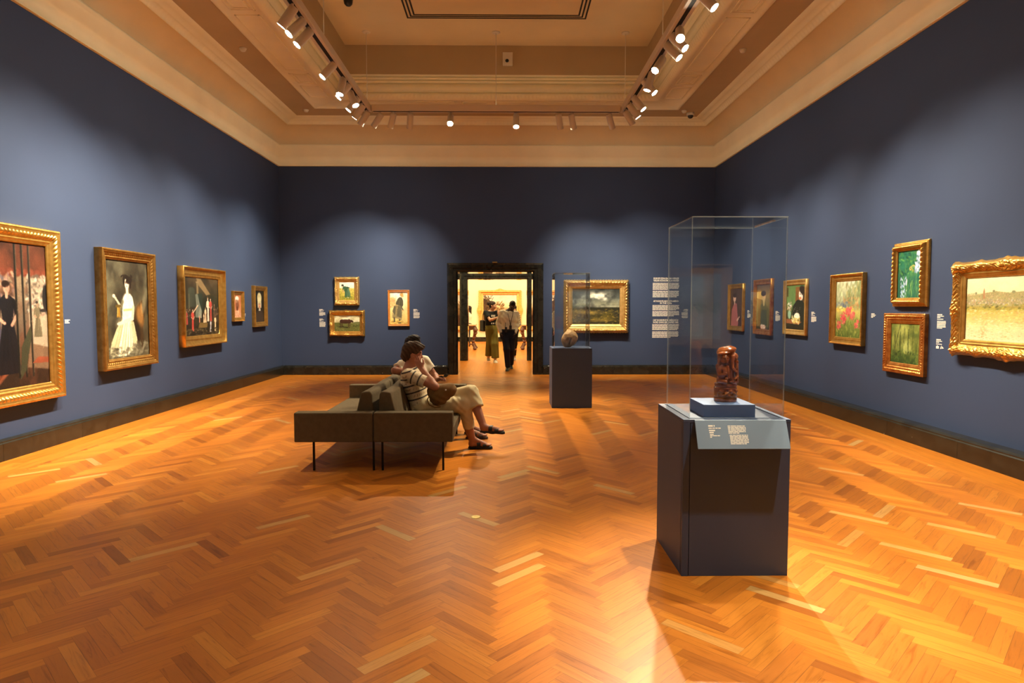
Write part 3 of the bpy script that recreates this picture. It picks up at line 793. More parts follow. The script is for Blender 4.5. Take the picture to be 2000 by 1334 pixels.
def art_lady(a):
    a.grad([(0, (90, 78, 52)), (.25, (64, 55, 37)), (.5, (84, 77, 54)), (.75, (64, 57, 40)), (1, (76, 68, 50))])
    a.cloudy(4, (122, 116, 88), .6); a.cloudy(6, (40, 34, 25), .65); a.cloudy(3, (132, 100, 74), .35, .52, .75); a.blur(3)
    a.poly([(.60, .10), (.88, .08), (.86, .30), (.94, .52), (.86, .60), (.70, .52), (.60, .34)], (60, 42, 22)); a.ell(.79, .43, .08, .11, (156, 106, 50), .3, .7, .85); a.ell(.84, .50, .03, .07, (190, 140, 76), .2, .7, .7); a.ell(.68, .26, .10, .12, (36, 25, 16), .2, .5); a.ell(.90, .56, .05, .10, (120, 112, 84), -.2, .6, .7)
    a.ell(.37, .60, .13, .13, (44, 38, 28), .5, .8, .75)
    a.poly([(.05, .02), (.74, .03), (.70, .20), (.63, .37), (.36, .40), (.22, .30), (.10, .16)], (186, 178, 132)); a.poly([(.20, .02), (.58, .02), (.62, .22), (.58, .37), (.42, .40), (.34, .24)], (226, 219, 176))
    for x0, x1 in ((.12, .34), (.2, .38), (.30, .43), (.38, .48), (.46, .52), (.54, .55), (.62, .58)): a.line(x0, .03, x1, .37, .010, (160, 150, 106), .6)
    for x0, x1 in ((.26, .41), (.42, .50), (.5, .53)): a.line(x0, .03, x1, .37, .012, (244, 240, 208), .6)
    a.poly([(.36, .37), (.63, .39), (.655, .52), (.62, .62), (.56, .66), (.45, .66), (.38, .60), (.37, .50)], (238, 231, 198)); a.ell(.50, .60, .105, .065, (242, 228, 194), 0, .4); a.line(.40, .49, .64, .50, .010, (190, 170, 90), .8)
    a.line(.50, .62, .49, .73, .022, (236, 212, 178)); a.ell(.49, .765, .052, .056, (240, 216, 184)); a.blur(1)
    a.ell(.545, .80, .075, .038, (34, 25, 18), .25); a.ell(.42, .795, .022, .045, (34, 25, 18)); a.ell(.57, .765, .022, .055, (36, 26, 19)); a.ell(.47, .835, .07, .022, (34, 25, 18), -.2); a.ell(.38, .84, .035, .009, (36, 27, 20), .5); a.ell(.60, .845, .03, .014, (36, 27, 20), -.5)
    for q in (.468, .515): a.ell(q, .772, .014, .006, (52, 32, 24)); a.ell(q, .785, .018, .003, (60, 40, 28))
    a.line(.493, .768, .488, .75, .003, (200, 160, 130), .8); a.ell(.49, .738, .016, .005, (176, 84, 72))
    a.line(.38, .58, .33, .50, .022, (110, 104, 74), .8); a.line(.33, .53, .21, .62, .014, (220, 198, 160)); a.ell(.185, .635, .032, .018, (232, 208, 174)); a.line(.63, .52, .60, .40, .020, (220, 200, 162)); a.line(.60, .40, .30, .355, .018, (228, 208, 172)); a.ell(.28, .352, .04, .015, (230, 206, 172))
    a.poly([(.235, .42), (.325, .42), (.31, .52), (.25, .52)], (150, 112, 40)); a.poly([(.21, .52), (.35, .52), (.34, .545), (.22, .545)], (96, 74, 30)); a.line(.26, .44, .265, .51, .006, (206, 170, 80), .8)
    a.dabs(130, (.02, .01, .98, .11), [(110, 100, 76), (140, 132, 100), (66, 58, 42), (90, 80, 58)], (.012, .035), (-.5, .6), .6); a.dabs(40, (.62, .02, .98, .16), [(120, 112, 86), (80, 72, 52)], (.02, .045)); a.rub(700, .018, .35); a.blur(1); a.grain(.07)

def art_studio(a):
    a.grad([(0, (32, 26, 17)), (.3, (54, 46, 31)), (.6, (46, 46, 34)), (1, (80, 62, 39))]); a.cloudy(5, (34, 29, 20), .6)
    a.poly([(.32, 1), (.46, .98), (.74, .72), (.62, .70), (.40, .86)], (150, 122, 80), .8); a.poly([(.33, .70), (.39, .70), (.385, .92), (.335, .92)], (124, 104, 70)); a.ell(.36, .92, .05, .012, (146, 122, 84))
    a.poly([(.10, .50), (.28, .50), (.28, .78), (.10, .78)], (60, 64, 50)); a.ell(.19, .78, .09, .05, (60, 64, 50)); a.poly([(.10, .40), (.13, .40), (.13, .72), (.10, .72)], (84, 80, 60))
    a.poly([(.34, .42), (.50, .40), (.50, .74), (.34, .72)], (36, 50, 40)); a.poly([(.28, .32), (.46, .30), (.47, .44), (.41, .56), (.36, .72), (.29, .71), (.31, .56)], (108, 112, 94)); a.poly([(.36, .32), (.46, .30), (.47, .42), (.42, .5)], (136, 138, 116)); a.poly([(.50, .42), (1, .40), (1, .64), (.80, .70), (.62, .69), (.50, .64)], (30, 36, 27)); a.blur(2)
    F = a.figure
    for x, q in ((.05, .2), (.09, .18), (.13, .2), (.86, .22), (.92, .2), (.97, .22)): F(x, .2, q * 1.4, (52, 42, 31), (140, 106, 80), (36, 27, 20), 0, .13)
    F(.20, .08, .40, (190, 66, 54), (216, 176, 138), (46, 31, 22), .02, .10); a.line(.22, .40, .36, .52, .012, (220, 180, 142)); F(.04, .20, .24, (170, 66, 54), (200, 160, 124), (38, 28, 20))
    F(.66, .24, .44, (232, 214, 180), (232, 200, 164), (110, 80, 54), 0, .085); F(.745, .24, .43, (188, 70, 60), (222, 186, 150), (58, 38, 27), .0, .095); F(.58, .22, .28, (214, 178, 132), (220, 182, 144), (60, 42, 28), .01, .13); F(.53, .22, .17, (224, 190, 146), (220, 182, 144), (60, 42, 28), 0, .16)
    F(.88, .06, .30, (228, 194, 142), (224, 186, 146), (60, 42, 28), .02, .10); F(.73, .05, .22, (190, 186, 186), (200, 156, 132), (66, 48, 34), .06, .15); F(.86, .3, .26, (84, 62, 44), (190, 150, 116), (40, 30, 22)); F(.40, .22, .14, (200, 130, 100), (214, 176, 138), (60, 42, 30))
    a.poly([(.36, .13), (.62, .13), (.64, .21), (.40, .23)], (112, 88, 46)); a.poly([(.30, .09), (.5, .07), (.52, .11), (.34, .13)], (70, 58, 34)); a.dabs(120, (.02, .0, .98, .12), [(50, 41, 28), (88, 72, 46), (30, 25, 17), (110, 94, 62)], (.015, .04), (-.2, .3)); a.rub(600, .016, .35); a.blur(1); a.grain(.08)

def art_turban(a):
    a.grad([(0, (196, 140, 104)), (.5, (176, 104, 66)), (1, (166, 96, 56))]); a.cloudy(4, (200, 140, 96), .5)
    a.poly([(.12, 0), (.9, 0), (.84, .18), (.6, .34), (.34, .32), (.18, .16)], (214, 156, 118)); a.ell(.46, .56, .22, .20, (122, 70, 46), .1); a.ell(.44, .84, .24, .10, (228, 214, 190)); a.ell(.40, .72, .18, .07, (150, 110, 84)); a.ell(.44, .40, .12, .10, (92, 50, 34))
    a.dabs(40, (.1, .02, .9, .3), [(222, 168, 130), (186, 120, 88)], (.03, .07)); a.rub(260, .016, .3); a.blur(1); a.grain(.07)

def art_oldlady(a):
    a.grad([(0, (32, 26, 18)), (1, (26, 26, 18))]); a.poly([(.04, 0), (.96, 0), (.9, .26), (.66, .42), (.36, .42), (.12, .26)], (62, 48, 34)); a.poly([(.4, .36), (.62, .36), (.56, .46), (.44, .46)], (196, 186, 160))
    a.ell(.5, .56, .16, .13, (206, 150, 108)); a.ell(.5, .76, .24, .18, (204, 190, 136)); a.ell(.5, .72, .14, .08, (226, 214, 164)); a.ell(.34, .56, .05, .12, (206, 196, 160)); a.ell(.66, .56, .05, .12, (206, 196, 160)); a.ell(.45, .58, .03, .012, (70, 40, 28)); a.ell(.56, .58, .03, .012, (70, 40, 28)); a.ell(.5, .49, .05, .012, (160, 84, 64)); a.rub(260, .016, .3); a.blur(1); a.grain(.06)

def art_farmer(a):
    a.grad([(0, (160, 144, 40)), (.3, (190, 172, 66)), (.64, (222, 196, 96)), (.68, (240, 228, 196)), (1, (248, 242, 224))]); a.dabs(320, (0, 0, 1, .65), [(200, 186, 80), (146, 138, 44), (224, 204, 112), (124, 124, 46)], (.01, .035), (1.2, 1.9))
    a.poly([(.36, .16), (.74, .17), (.72, .40), (.66, .58), (.60, .68), (.50, .73), (.40, .76), (.28, .76), (.24, .70), (.30, .60), (.36, .46)], (60, 96, 66)); a.poly([(.50, .17), (.74, .17), (.70, .44), (.62, .62), (.50, .66), (.46, .40)], (92, 124, 90)); a.line(.27, .71, .24, .56, .030, (70, 104, 72)); a.line(.24, .56, .30, .42, .020, (206, 168, 120))
    a.ell(.21, .79, .060, .055, (206, 170, 124)); a.ell(.215, .82, .075, .05, (52, 66, 46), .3); a.ell(.27, .80, .03, .05, (52, 66, 46)); a.line(.52, .72, .66, .68, .022, (40, 56, 44))
    for x in (.42, .48, .54, .60, .66): a.line(x, .18, .44 + (x - .5) * .5, .64, .009, (44, 74, 54), .75)
    a.ell(.56, .155, .07, .022, (214, 206, 170)); a.ell(.74, .165, .05, .018, (214, 206, 170)); a.dabs(90, (.05, .08, .95, .22), [(96, 110, 40), (150, 146, 50), (80, 96, 36)], (.015, .035), (1.2, 1.9)); a.rub(300, .016, .3); a.grain(.06)

def art_cow(a):
    a.grad([(0, (84, 84, 34)), (.3, (104, 100, 44)), (.5, (104, 104, 52)), (.54, (204, 188, 138)), (.75, (238, 224, 174)), (1, (224, 206, 152))]); a.cloudy(5, (240, 232, 200), .5, .5, .7); a.put((a.V < .5 + .05 * np.sin(a.U * 5 + 1)).astype(np.float32), (96, 98, 46), .9); a.cloudy(7, (126, 116, 54), .3); a.ell(.92, .50, .22, .09, (112, 112, 62)); a.poly([(.08, .27), (.5, .20), (.62, .25), (.3, .34)], (44, 46, 20))
    C = (62, 37, 26); a.ell(.43, .61, .20, .13, C, 0, .15); a.ell(.30, .62, .09, .12, C, 0, .15); a.ell(.58, .62, .09, .13, C, 0, .15); a.poly([(.58, .60), (.70, .54), (.735, .60), (.70, .70), (.62, .74)], C); a.ell(.715, .595, .035, .045, (50, 30, 22)); a.line(.66, .70, .62, .735, .012, (206, 190, 150))
    for x in (.245, .30, .545, .60): a.line(x, .56, x + .005, .24, .022, C); a.line(x, .30, x + .005, .23, .014, (40, 26, 18))
    a.line(.225, .66, .205, .40, .008, (50, 30, 22)); a.ell(.44, .68, .16, .04, (92, 58, 40), 0, .8, .7); a.dabs(200, (0, 0, 1, .3), [(124, 116, 56), (80, 80, 34), (156, 146, 84)], (.01, .03), (0, .6)); a.dabs(16, (.70, .26, .98, .42), [(64, 72, 32), (84, 88, 42)], (.03, .06)); a.rub(260, .016, .3); a.grain(.07)

def art_walker(a):
    a.grad([(0, (224, 190, 98)), (.4, (238, 214, 136)), (.75, (248, 238, 194)), (1, (252, 246, 228))]); a.dabs(80, (.02, .52, .35, .82), [(224, 176, 100), (208, 164, 104), (238, 204, 138)], (.02, .06)); a.cloudy(6, (230, 202, 126), .35)
    a.poly([(.12, .20), (.36, .18), (.66, .12), (.70, .40), (.60, .56), (.44, .62), (.26, .58), (.16, .42)], (170, 150, 98)); a.poly([(.38, .24), (.66, .20), (.65, .50), (.50, .60), (.42, .46)], (112, 104, 76)); a.poly([(.14, .40), (.28, .28), (.32, .54), (.24, .58)], (100, 92, 68))
    a.poly([(.32, .62), (.36, .70), (.46, .80), (.56, .84), (.68, .82), (.75, .72), (.74, .58), (.68, .53), (.54, .58), (.42, .60)], (88, 84, 62)); a.line(.40, .62, .52, .78, .012, (66, 64, 48), .7); a.line(.60, .58, .64, .78, .012, (66, 64, 48), .7)
    a.ell(.68, .885, .085, .058, (226, 184, 110), .5); a.ell(.66, .915, .10, .048, (206, 160, 84), .4); a.ell(.74, .87, .02, .018, (190, 140, 84)); a.line(.62, .56, .74, .43, .022, (98, 92, 68)); a.ell(.74, .42, .045, .02, (226, 184, 110))
    a.line(.24, .20, .25, .10, .022, (90, 82, 60)); a.line(.54, .14, .55, .06, .022, (90, 82, 60)); a.ell(.22, .085, .10, .018, (80, 70, 52)); a.ell(.54, .045, .11, .018, (80, 70, 52)); a.dabs(30, (.05, .02, .95, .10), [(206, 170, 84), (190, 150, 70)], (.02, .05), (0, .3))
    for x in (.2, .27, .34, .42, .5, .58): a.line(x, .2, .40 + (x - .4) * .5, .56, .007, (82, 76, 54), .6)
    a.rub(260, .014, .3); a.grain(.06)

def art_storm(a):
    a.grad([(0, (30, 27, 13)), (.2, (80, 70, 28)), (.4, (96, 84, 38)), (.45, (38, 40, 29)), (.5, (62, 66, 55)), (.56, (140, 138, 108)), (.75, (84, 88, 78)), (1, (44, 46, 40))]); a.cloudy(5, (28, 30, 29), .8, .46, .68)
    a.put((a.fbm(5) - .40) / .2 * np.exp(-((a.U - .56) / .26) ** 2 - ((a.V - .74) / .15) ** 2) * 1.6, (240, 234, 200)); a.put((a.fbm(9) - .45) / .2 * np.exp(-((a.U - .2) / .22) ** 2 - ((a.V - .66) / .15) ** 2), (172, 174, 156)); a.put(np.exp(-((a.V - .50) / .03) ** 2) * np.clip((a.U - .25) * 4, 0, 1), (196, 190, 152), .75); a.cloudy(8, (50, 52, 48), .5, .55, .7); a.blur(2)
    a.poly([(0, .44), (.15, .455), (.3, .48), (.5, .465), (.7, .475), (1, .47), (1, .40), (0, .40)], (38, 38, 24)); a.dabs(420, (0, .01, 1, .43), [(112, 96, 36), (74, 66, 25), (148, 122, 50), (46, 42, 20), (170, 140, 62), (56, 54, 26)], (.008, .035), (-.25, .35), .7, .3); a.put(np.exp(-((a.V - .33) / .05) ** 2 - ((a.U - .36) / .2) ** 2), (206, 168, 76), .7); a.put(np.exp(-((a.V - .12) / .06) ** 2 - ((a.U - .6) / .25) ** 2), (186, 152, 62), .5); a.rub(700, .02, .4); a.blur(1); a.grain(.1)

def art_pinklady(a):
    a.grad([(0, (76, 54, 44)), (1, (84, 64, 54))]); a.cloudy(4, (60, 44, 36), .5); a.poly([(.08, 0), (.72, 0), (.62, .36), (.56, .60), (.36, .62), (.14, .44)], (170, 98, 92)); a.ell(.36, .75, .12, .10, (226, 182, 154)); a.ell(.38, .82, .14, .06, (60, 36, 28)); a.line(.37, .6, .37, .7, .03, (222, 178, 150)); a.line(.6, .16, .78, .24, .03, (220, 180, 156)); a.poly([(.66, 0), (1, 0), (1, .26), (.74, .22)], (66, 42, 34)); a.rub(260, .016, .3); a.blur(1); a.grain(.06)

def art_greenroom(a):
    a.grad([(0, (52, 44, 22)), (.5, (120, 104, 50)), (.75, (150, 120, 62)), (1, (84, 62, 46))]); a.poly([(.0, .70), (.42, .66), (.42, .84), (0, .84)], (206, 172, 90)); a.poly([(.06, .06), (.9, .06), (.86, .46), (.62, .60), (.34, .56), (.1, .40)], (94, 90, 44)); a.poly([(.3, .10), (.8, .10), (.76, .44), (.4, .44)], (66, 70, 40)); a.ell(.54, .72, .12, .10, (222, 176, 120)); a.ell(.50, .80, .18, .06, (52, 34, 26)); a.line(.54, .56, .54, .66, .04, (214, 186, 120)); a.ell(.5, .06, .2, .05, (220, 170, 140)); a.dabs(30, (.35, .02, .65, .10), [(236, 200, 170), (220, 120, 90), (240, 230, 210)], (.02, .04)); a.rub(260, .016, .3); a.blur(1); a.grain(.08)

def art_flowerlady(a):
    a.grad([(0, (30, 28, 18)), (.3, (60, 66, 36)), (.6, (96, 126, 70)), (1, (92, 118, 62))]); a.poly([(.5, .6), (1, .6), (1, .95), (.5, .95)], (120, 80, 40)); a.poly([(.02, .74), (.10, .74), (.10, .94), (.02, .94)], (70, 60, 34))
    a.poly([(.28, .10), (1, .06), (1, .56), (.86, .66), (.58, .66), (.36, .52)], (26, 34, 26)); a.ell(.80, .78, .12, .13, (238, 222, 196), -.2); a.ell(.86, .88, .16, .09, (40, 32, 26), -.3); a.ell(.94, .76, .05, .12, (42, 34, 26)); a.ell(.76, .70, .06, .03, (206, 120, 80)); a.ell(.75, .79, .03, .012, (60, 40, 30)); a.ell(.85, .78, .03, .012, (60, 40, 30))
    a.poly([(0, .14), (.7, .12), (.86, .18), (.5, .22), (0, .24)], (150, 92, 56)); a.ell(.18, .34, .09, .10, (150, 186, 150)); a.dabs(60, (.34, .16, .74, .30), [(240, 218, 120), (250, 240, 190), (226, 190, 90)], (.03, .055)); a.ell(.60, .32, .14, .06, (250, 236, 206)); a.dabs(40, (.06, .44, .30, .62), [(240, 230, 210), (226, 170, 140), (250, 244, 230), (110, 130, 70)], (.02, .045)); a.dabs(24, (.34, .3, .8, .5), [(120, 130, 60), (200, 170, 160)], (.01, .02)); a.rub(260, .016, .3); a.blur(1); a.grain(.07)

def art_garden(a):
    a.grad([(0, (84, 100, 40)), (.22, (120, 132, 56)), (.45, (206, 190, 100)), (.6, (150, 154, 110)), (.8, (196, 198, 150)), (1, (240, 236, 200))])
    a.dabs(90, (.40, .55, 1, .96), [(146, 156, 96), (166, 170, 116), (190, 176, 110), (120, 134, 84)], (.03, .08), (1.1, 2)); a.dabs(50, (0, .6, .3, .98), [(190, 194, 140), (206, 206, 160), (160, 172, 116)], (.03, .07), (1.1, 2)); a.dabs(60, (.3, .5, .9, .7), [(196, 148, 84), (176, 120, 72), (206, 170, 110)], (.02, .04)); a.dabs(50, (0, .46, .7, .54), [(240, 214, 96), (250, 230, 130), (226, 190, 80)], (.02, .05), (0, .5)); a.dabs(30, (0, .54, .5, .62), [(110, 122, 130), (140, 150, 140)], (.02, .05))
    a.dabs(120, (0, .0, 1, .4), [(96, 112, 44), (130, 140, 66), (76, 92, 36), (190, 176, 90)], (.015, .04), (.9, 2.2))
    for x, y, q in ((.3, .38, .09), (.5, .44, .1), (.68, .40, .08), (.14, .22, .08), (.86, .24, .09), (.36, .30, .07), (.56, .48, .07)): a.dabs(22, (x - q, y - q * .7, x + q, y + q * .7), [(226, 96, 90), (236, 120, 106), (206, 70, 72)], (.02, .045))
    a.rub(260, .016, .3); a.blur(1); a.grain(.08)

def art_iris(a):
    a.grad([(0, (40, 100, 76)), (.5, (44, 108, 78)), (1, (34, 100, 78))]); a.cloudy(6, (22, 76, 56), .6); a.cloudy(5, (96, 146, 70), .5); a.dabs(70, (.02, .5, .8, .98), [(34, 106, 72), (24, 84, 62), (90, 140, 66)], (.03, .07))
    for k in range(34):
        x = a.r.uniform(.1, 1); a.line(x, 0, x + a.r.uniform(-.2, .2), a.r.uniform(.25, .6), .008, [(36, 96, 84), (70, 130, 80), (120, 160, 90), (30, 80, 60)][k % 4])
    for cx, y0, y1, wd in ((.27, .02, .46, .13), (.84, .54, .74, .12), (.88, .74, .99, .10)): a.dabs(46, (cx - wd, y0, cx + wd, y1), [(214, 220, 236), (186, 196, 226), (236, 238, 244), (150, 170, 206)], (.02, .045), (1, 2.2))
    a.dabs(30, (.5, .55, .7, .68), [(206, 170, 90), (150, 150, 70)], (.015, .03)); a.rub(260, .016, .3); a.blur(1); a.grain(.08)

def art_woods(a):
    a.grad([(0, (44, 66, 30)), (.3, (74, 92, 36)), (.6, (120, 126, 56)), (1, (112, 120, 50))]); a.cloudy(5, (150, 156, 70), .6); a.cloudy(7, (56, 76, 34), .5); a.ell(.55, .42, .16, .16, (196, 200, 110), 0, 1, .8); a.ell(.42, .84, .18, .16, (186, 186, 96), 0, 1, .7)
    for k in range(30): x = a.r.uniform(0, 1); a.line(x, a.r.uniform(.1, .5), x + a.r.uniform(-.08, .08), a.r.uniform(.7, 1), .008, [(70, 82, 34), (96, 100, 44), (150, 150, 74), (52, 64, 30)][k % 4], .8)
    a.line(.12, .3, .34, 1, .01, (56, 62, 30)); a.dabs(100, (0, 0, 1, .3), [(52, 80, 36), (80, 104, 44), (36, 56, 26)], (.02, .05)); a.rub(260, .016, .3); a.blur(1); a.grain(.08)

def art_river(a):
    a.grad([(0, (232, 224, 172)), (.2, (224, 206, 146)), (.42, (204, 180, 92)), (.50, (170, 156, 70)), (.56, (156, 128, 72)), (.7, (178, 150, 100)), (.76, (236, 227, 166)), (1, (240, 233, 172))])
    a.poly([(0, .54), (1, .54), (1, .68), (.86, .73), (.7, .765), (.5, .74), (.36, .77), (.2, .74), (.08, .71), (0, .69)], (164, 152, 98)); a.dabs(420, (0, .57, 1, .745), [(140, 140, 86), (190, 150, 98), (200, 168, 122), (120, 126, 80), (214, 190, 146), (150, 130, 96)], (.006, .018))
    a.dabs(220, (0, .57, .95, .65), [(236, 208, 178), (206, 172, 160), (226, 226, 222), (160, 146, 150), (214, 140, 104), (120, 116, 120)], (.006, .014)); a.poly([(.205, .66), (.23, .66), (.228, .77), (.2175, .83), (.207, .77)], (176, 128, 84)); a.ell(.12, .745, .012, .02, (130, 130, 90)); a.ell(.33, .775, .015, .015, (130, 130, 90)); a.ell(.55, .755, .02, .018, (134, 134, 92))
    a.dabs(130, (0, .49, 1, .57), [(104, 100, 50), (134, 118, 56), (182, 164, 70), (120, 130, 70)], (.01, .03), (0, .3))
    a.dabs(900, (0, 0, 1, .49), [(236, 224, 158), (212, 184, 108), (240, 233, 186), (194, 162, 92), (206, 198, 156), (222, 196, 124)], (.008, .03), (-.12, .12), .6, .22); a.dabs(90, (.17, .05, .27, .46), [(222, 170, 106), (204, 150, 90)], (.01, .03), (-.1, .1), .5, .3); a.dabs(120, (.45, .3, 1, .46), [(190, 140, 80), (210, 170, 96)], (.01, .03), (-.1, .1), .5, .3); a.blur(1); a.grain(.05)

def art_park(a):
    a.grad([(0, (62, 34, 20)), (.3, (92, 56, 32)), (.5, (150, 110, 66)), (.62, (226, 196, 150)), (.8, (238, 224, 196)), (1, (206, 200, 180))]); a.poly([(0, .1), (.3, .16), (.26, .8), (0, .9)], (58, 36, 20)); a.dabs(120, (0, .35, .28, .98), [(84, 60, 30), (60, 38, 20), (120, 90, 50)], (.02, .045)); a.dabs(90, (.40, .3, .62, .78), [(110, 80, 36), (84, 58, 28), (140, 100, 50)], (.02, .045)); a.line(.2, .4, .16, .95, .012, (60, 40, 26)); a.line(.19, .7, .3, .92, .008, (60, 40, 26)); a.poly([(.3, 0), (1, 0), (1, .36), (.5, .34)], (76, 44, 26)); a.dabs(80, (.2, 0, 1, .3), [(96, 58, 32), (60, 36, 22)], (.02, .05), (0, .4)); a.rub(200, .02); a.grain(.06)

def art_rear(a):
    a.grad([(0, (150, 142, 120)), (.3, (170, 164, 148)), (.55, (120, 124, 116)), (1, (110, 122, 134))]); a.cloudy(4, (176, 182, 186), .5); a.dabs(60, (0, .4, 1, .55), [(80, 96, 70), (110, 116, 90)], (.03, .07))
    for x, h, c in ((.3, .42, (196, 176, 160)), (.42, .5, (206, 196, 190)), (.55, .46, (120, 90, 84)), (.66, .5, (190, 176, 170)), (.78, .4, (160, 140, 130))): a.figure(x, .12, h, c, (200, 160, 134), (60, 44, 36), .02, .18)
    a.grain(.06)

def hang_all():
    G = 'gilt framed paintings on the blue walls'
    P = picture
    sp = scale_prof
    P('left', 5.82, 7.305, .539, 2.388, .17, sp(dense(OGEE), .18, .10), M['gold'], 'very large gilt framed street scene cut off by the left edge of the photo', art_street,
      both(leafy(.05, .105, .016, .055), beads(.122, .14, .006, .018)), fine_edge(.002, .05), depth=.036, group=G, step=.008, res=300)
    P('left', 8.03, 9.25, .741, 2.290, .14, sp(dense(BOX), .136, .105), M['gold_dark'], 'tall gilt framed portrait of a lady in a white gown with dark hair', art_lady,
      both(leafy(.058, .088, .010, .05), beads(.10, .112, .004, .014)), depth=.042, group=G, step=.008, res=260)
    P('left', 10.04, 11.543, .912, 2.188, .16, sp(SCOOP, .165, .105), M['gold'], 'plain deep gilt scoop frame with many small classical figures in a studio', art_studio, depth=.030, step=.3, group=G, res=240)
    P('left', 11.99, 12.462, 1.273, 1.843, .07, sp(SCOOP, .074, .058), M['gold'], 'smallest gilt frame on the left wall with a reddish head in a white turban', art_turban, beads(.004, .016, .004, .02), depth=.018, step=.006, group=G, res=110)
    P('left', 12.95, 13.63, 1.137, 1.973, .1, sp(dense(OGEE), .10, .076), M['gold'], 'narrow gilt frame nearest the far left corner with an old woman in a pale bonnet', art_oldlady, leafy(.02, .05, .007, .04), depth=.028, step=.008, group=G, res=130)
    P('back', -3.85, -3.293, 1.585, 2.218, .115, sp(dense(SWEPT), .112, .085), M['gold_pale'], 'pale rococo frame with a woman in a green skirt bending in a field', art_farmer, rococo(.008, .075, .022), scallop(.010), depth=.034, step=.006, group=G, res=150)
    P('back', -3.972, -3.177, .882, 1.464, .11, sp(dense(SWEPT), .112, .10), M['gold'], 'wide rococo frame with a dark brown cow in a meadow, under the bending woman', art_cow, rococo(.008, .08, .020), scallop(.016), depth=.04, step=.006, group=G, res=150)
    P('back', -2.643, -2.158, 1.108, 1.928, .045, [(0, 0), (0, .055), (.004, .06), (.014, .06), (.018, .048), (.034, .044), (.038, .05), (.044, .05), (.046, .03)], M['wood_orange'], 'narrow plain orange wood frame with a stooping woman in grey on yellow paper', art_walker, depth=.028, step=.3, group=G, res=150)
    P('back', 1.356, 2.824, .957, 2.152, .19, sp(dense(SWEPT), .196, .13), M['gold_pale'], 'broad leafy gilt frame with a stormy moorland landscape right of the doorway', art_storm,
      both(leafy(.02, .10, .022, .075), rococo(.02, .11, .012), beads(.125, .145, .005, .02)), fine_edge(.012, .06), depth=.05, step=.008, group=G, res=130)
    P('right', 13.56, 12.70, 1.056, 2.014, .11, sp(BOX, .098, .052), M['gold'], 'gilt frame nearest the far right corner with a lady in a pink dress', art_pinklady, depth=.022, step=.3, group=G, res=150)
    P('right', 12.147, 11.34, 1.036, 2.053, .11, sp(BOX, .10, .058), M['gold_red'], 'reddish gilt frame seen through the tall clear case, with a seated figure in olive', art_greenroom, depth=.024, step=.3, group=G, res=150)
    P('right', 10.865, 10.04, 1.089, 1.990, .1, sp(BOX, .088, .048), M['gold_pale'], 'gilt frame with a dark dressed woman beside yellow flowers, just right of the case', art_flowerlady, depth=.020, step=.3, group=G, res=150)
    P('right', 9.26, 8.425, 1.025, 2.004, .1, sp(dense(SCOOP), .10, .062), M['gold'], 'tall box sided gilt frame with pink flowers in a sunlit garden', art_garden, beads(.0, .022, .008, .034), fine_edge(.003, .034), depth=.018, step=.006, group=G, res=170)
    P('right', 7.812, 7.17, 1.551, 2.311, .1, sp(dense(REV), .104, .075), M['gold'], 'small gilt frame with white irises in green leaves, the upper of two', art_iris, both(leafy(.038, .075, .012, .06), beads(.0, .014, .004, .03)), depth=.032, step=.006, group=G, res=170)
    P('right', 7.948, 7.168, .752, 1.467, .11, sp(dense(OGEE), .122, .05), M['gold_red'], 'small reddish carved frame with a dim green wood, the lower of two', art_woods, both(leafy(.02, .05, .012, .035), beads(.055, .078, .008, .026)), fine_edge(.004, .03), depth=.018, step=.006, group=G, res=110)
    P('right', 6.71, 5.28, 1.050, 2.006, .17, sp(dense(SWEPT, 4), .165, .085), M['gold'], 'large ornate rococo frame with a pale yellow riverside town at the right edge', art_river, rococo(.012, .115, .026), scallop(.028), depth=.030, step=.006, group=G, res=280)
    # behind the photographer, only met as a reflection in the clear case
    picture('back', 2.2, 4.1, .80, 2.30, .16, sp(SCOOP, .17, .14), M['brown_frame'], 'large dark framed landscape with figures on the wall behind the photographer', art_rear, loc=(3.1, YF, 1.55), rz=PI, depth=.05, step=.3)
    # far gallery
    picture('back', -1.136, .752, .46, 2.25, .2, sp(dense(SWEPT), .21, .12), M['gold_pale'], 'large carved gilt frame with a park landscape in the bright far gallery', art_park,
            rococo(.02, .13, .025), lambda u, L: .07 * math.exp(-((u - L / 2) / .16) ** 2) + .012 * abs(math.sin(u * 30)), loc=(-.192, 28.5, 1.375), depth=.05, step=.02)
hang_all()

# ------------------------------------------------------------------ wall texts and labels
def words_row(b, x, z, w, h, y, r, holes=True, wl=(1.6, 4.5)):
    """a printed line too small to read: word-sized strips of vinyl"""
    e = x + w
    while x < e - h * 0.5:
        q = min(r.uniform(*wl) * h, e - x)
        b.box(x, x + q, y, y + 0.0012, z, z + h); x += q + h * 0.42
def label(wall, a, z, w, rows, text, group='vinyl picture captions'):
    """rows: (relative width, height, gap below, bold)"""
    root = wall_point(wall, a, z)
    r = random.Random(int(abs(a) * 50))
    b = MB(); zz = 0
    for rw, h, g in rows:
        zz -= h
        words_row(b, 0, zz, w * rw, h, -0.0016, r)
        zz -= g
    o = b.build('wall_caption', M['vinyl'])
    o.location = root; o.rotation_euler = (0, 0, ROT[wall])
    return tag(o, text, 'caption', group)
T3 = [(.55, .012, .006), (.75, .009, .005), (.35, .009, .010), (.7, .009, .014)]
def para(n, last=.6):
    return [(1, .008, .0045)] * (n - 1) + [(last, .008, .012)]
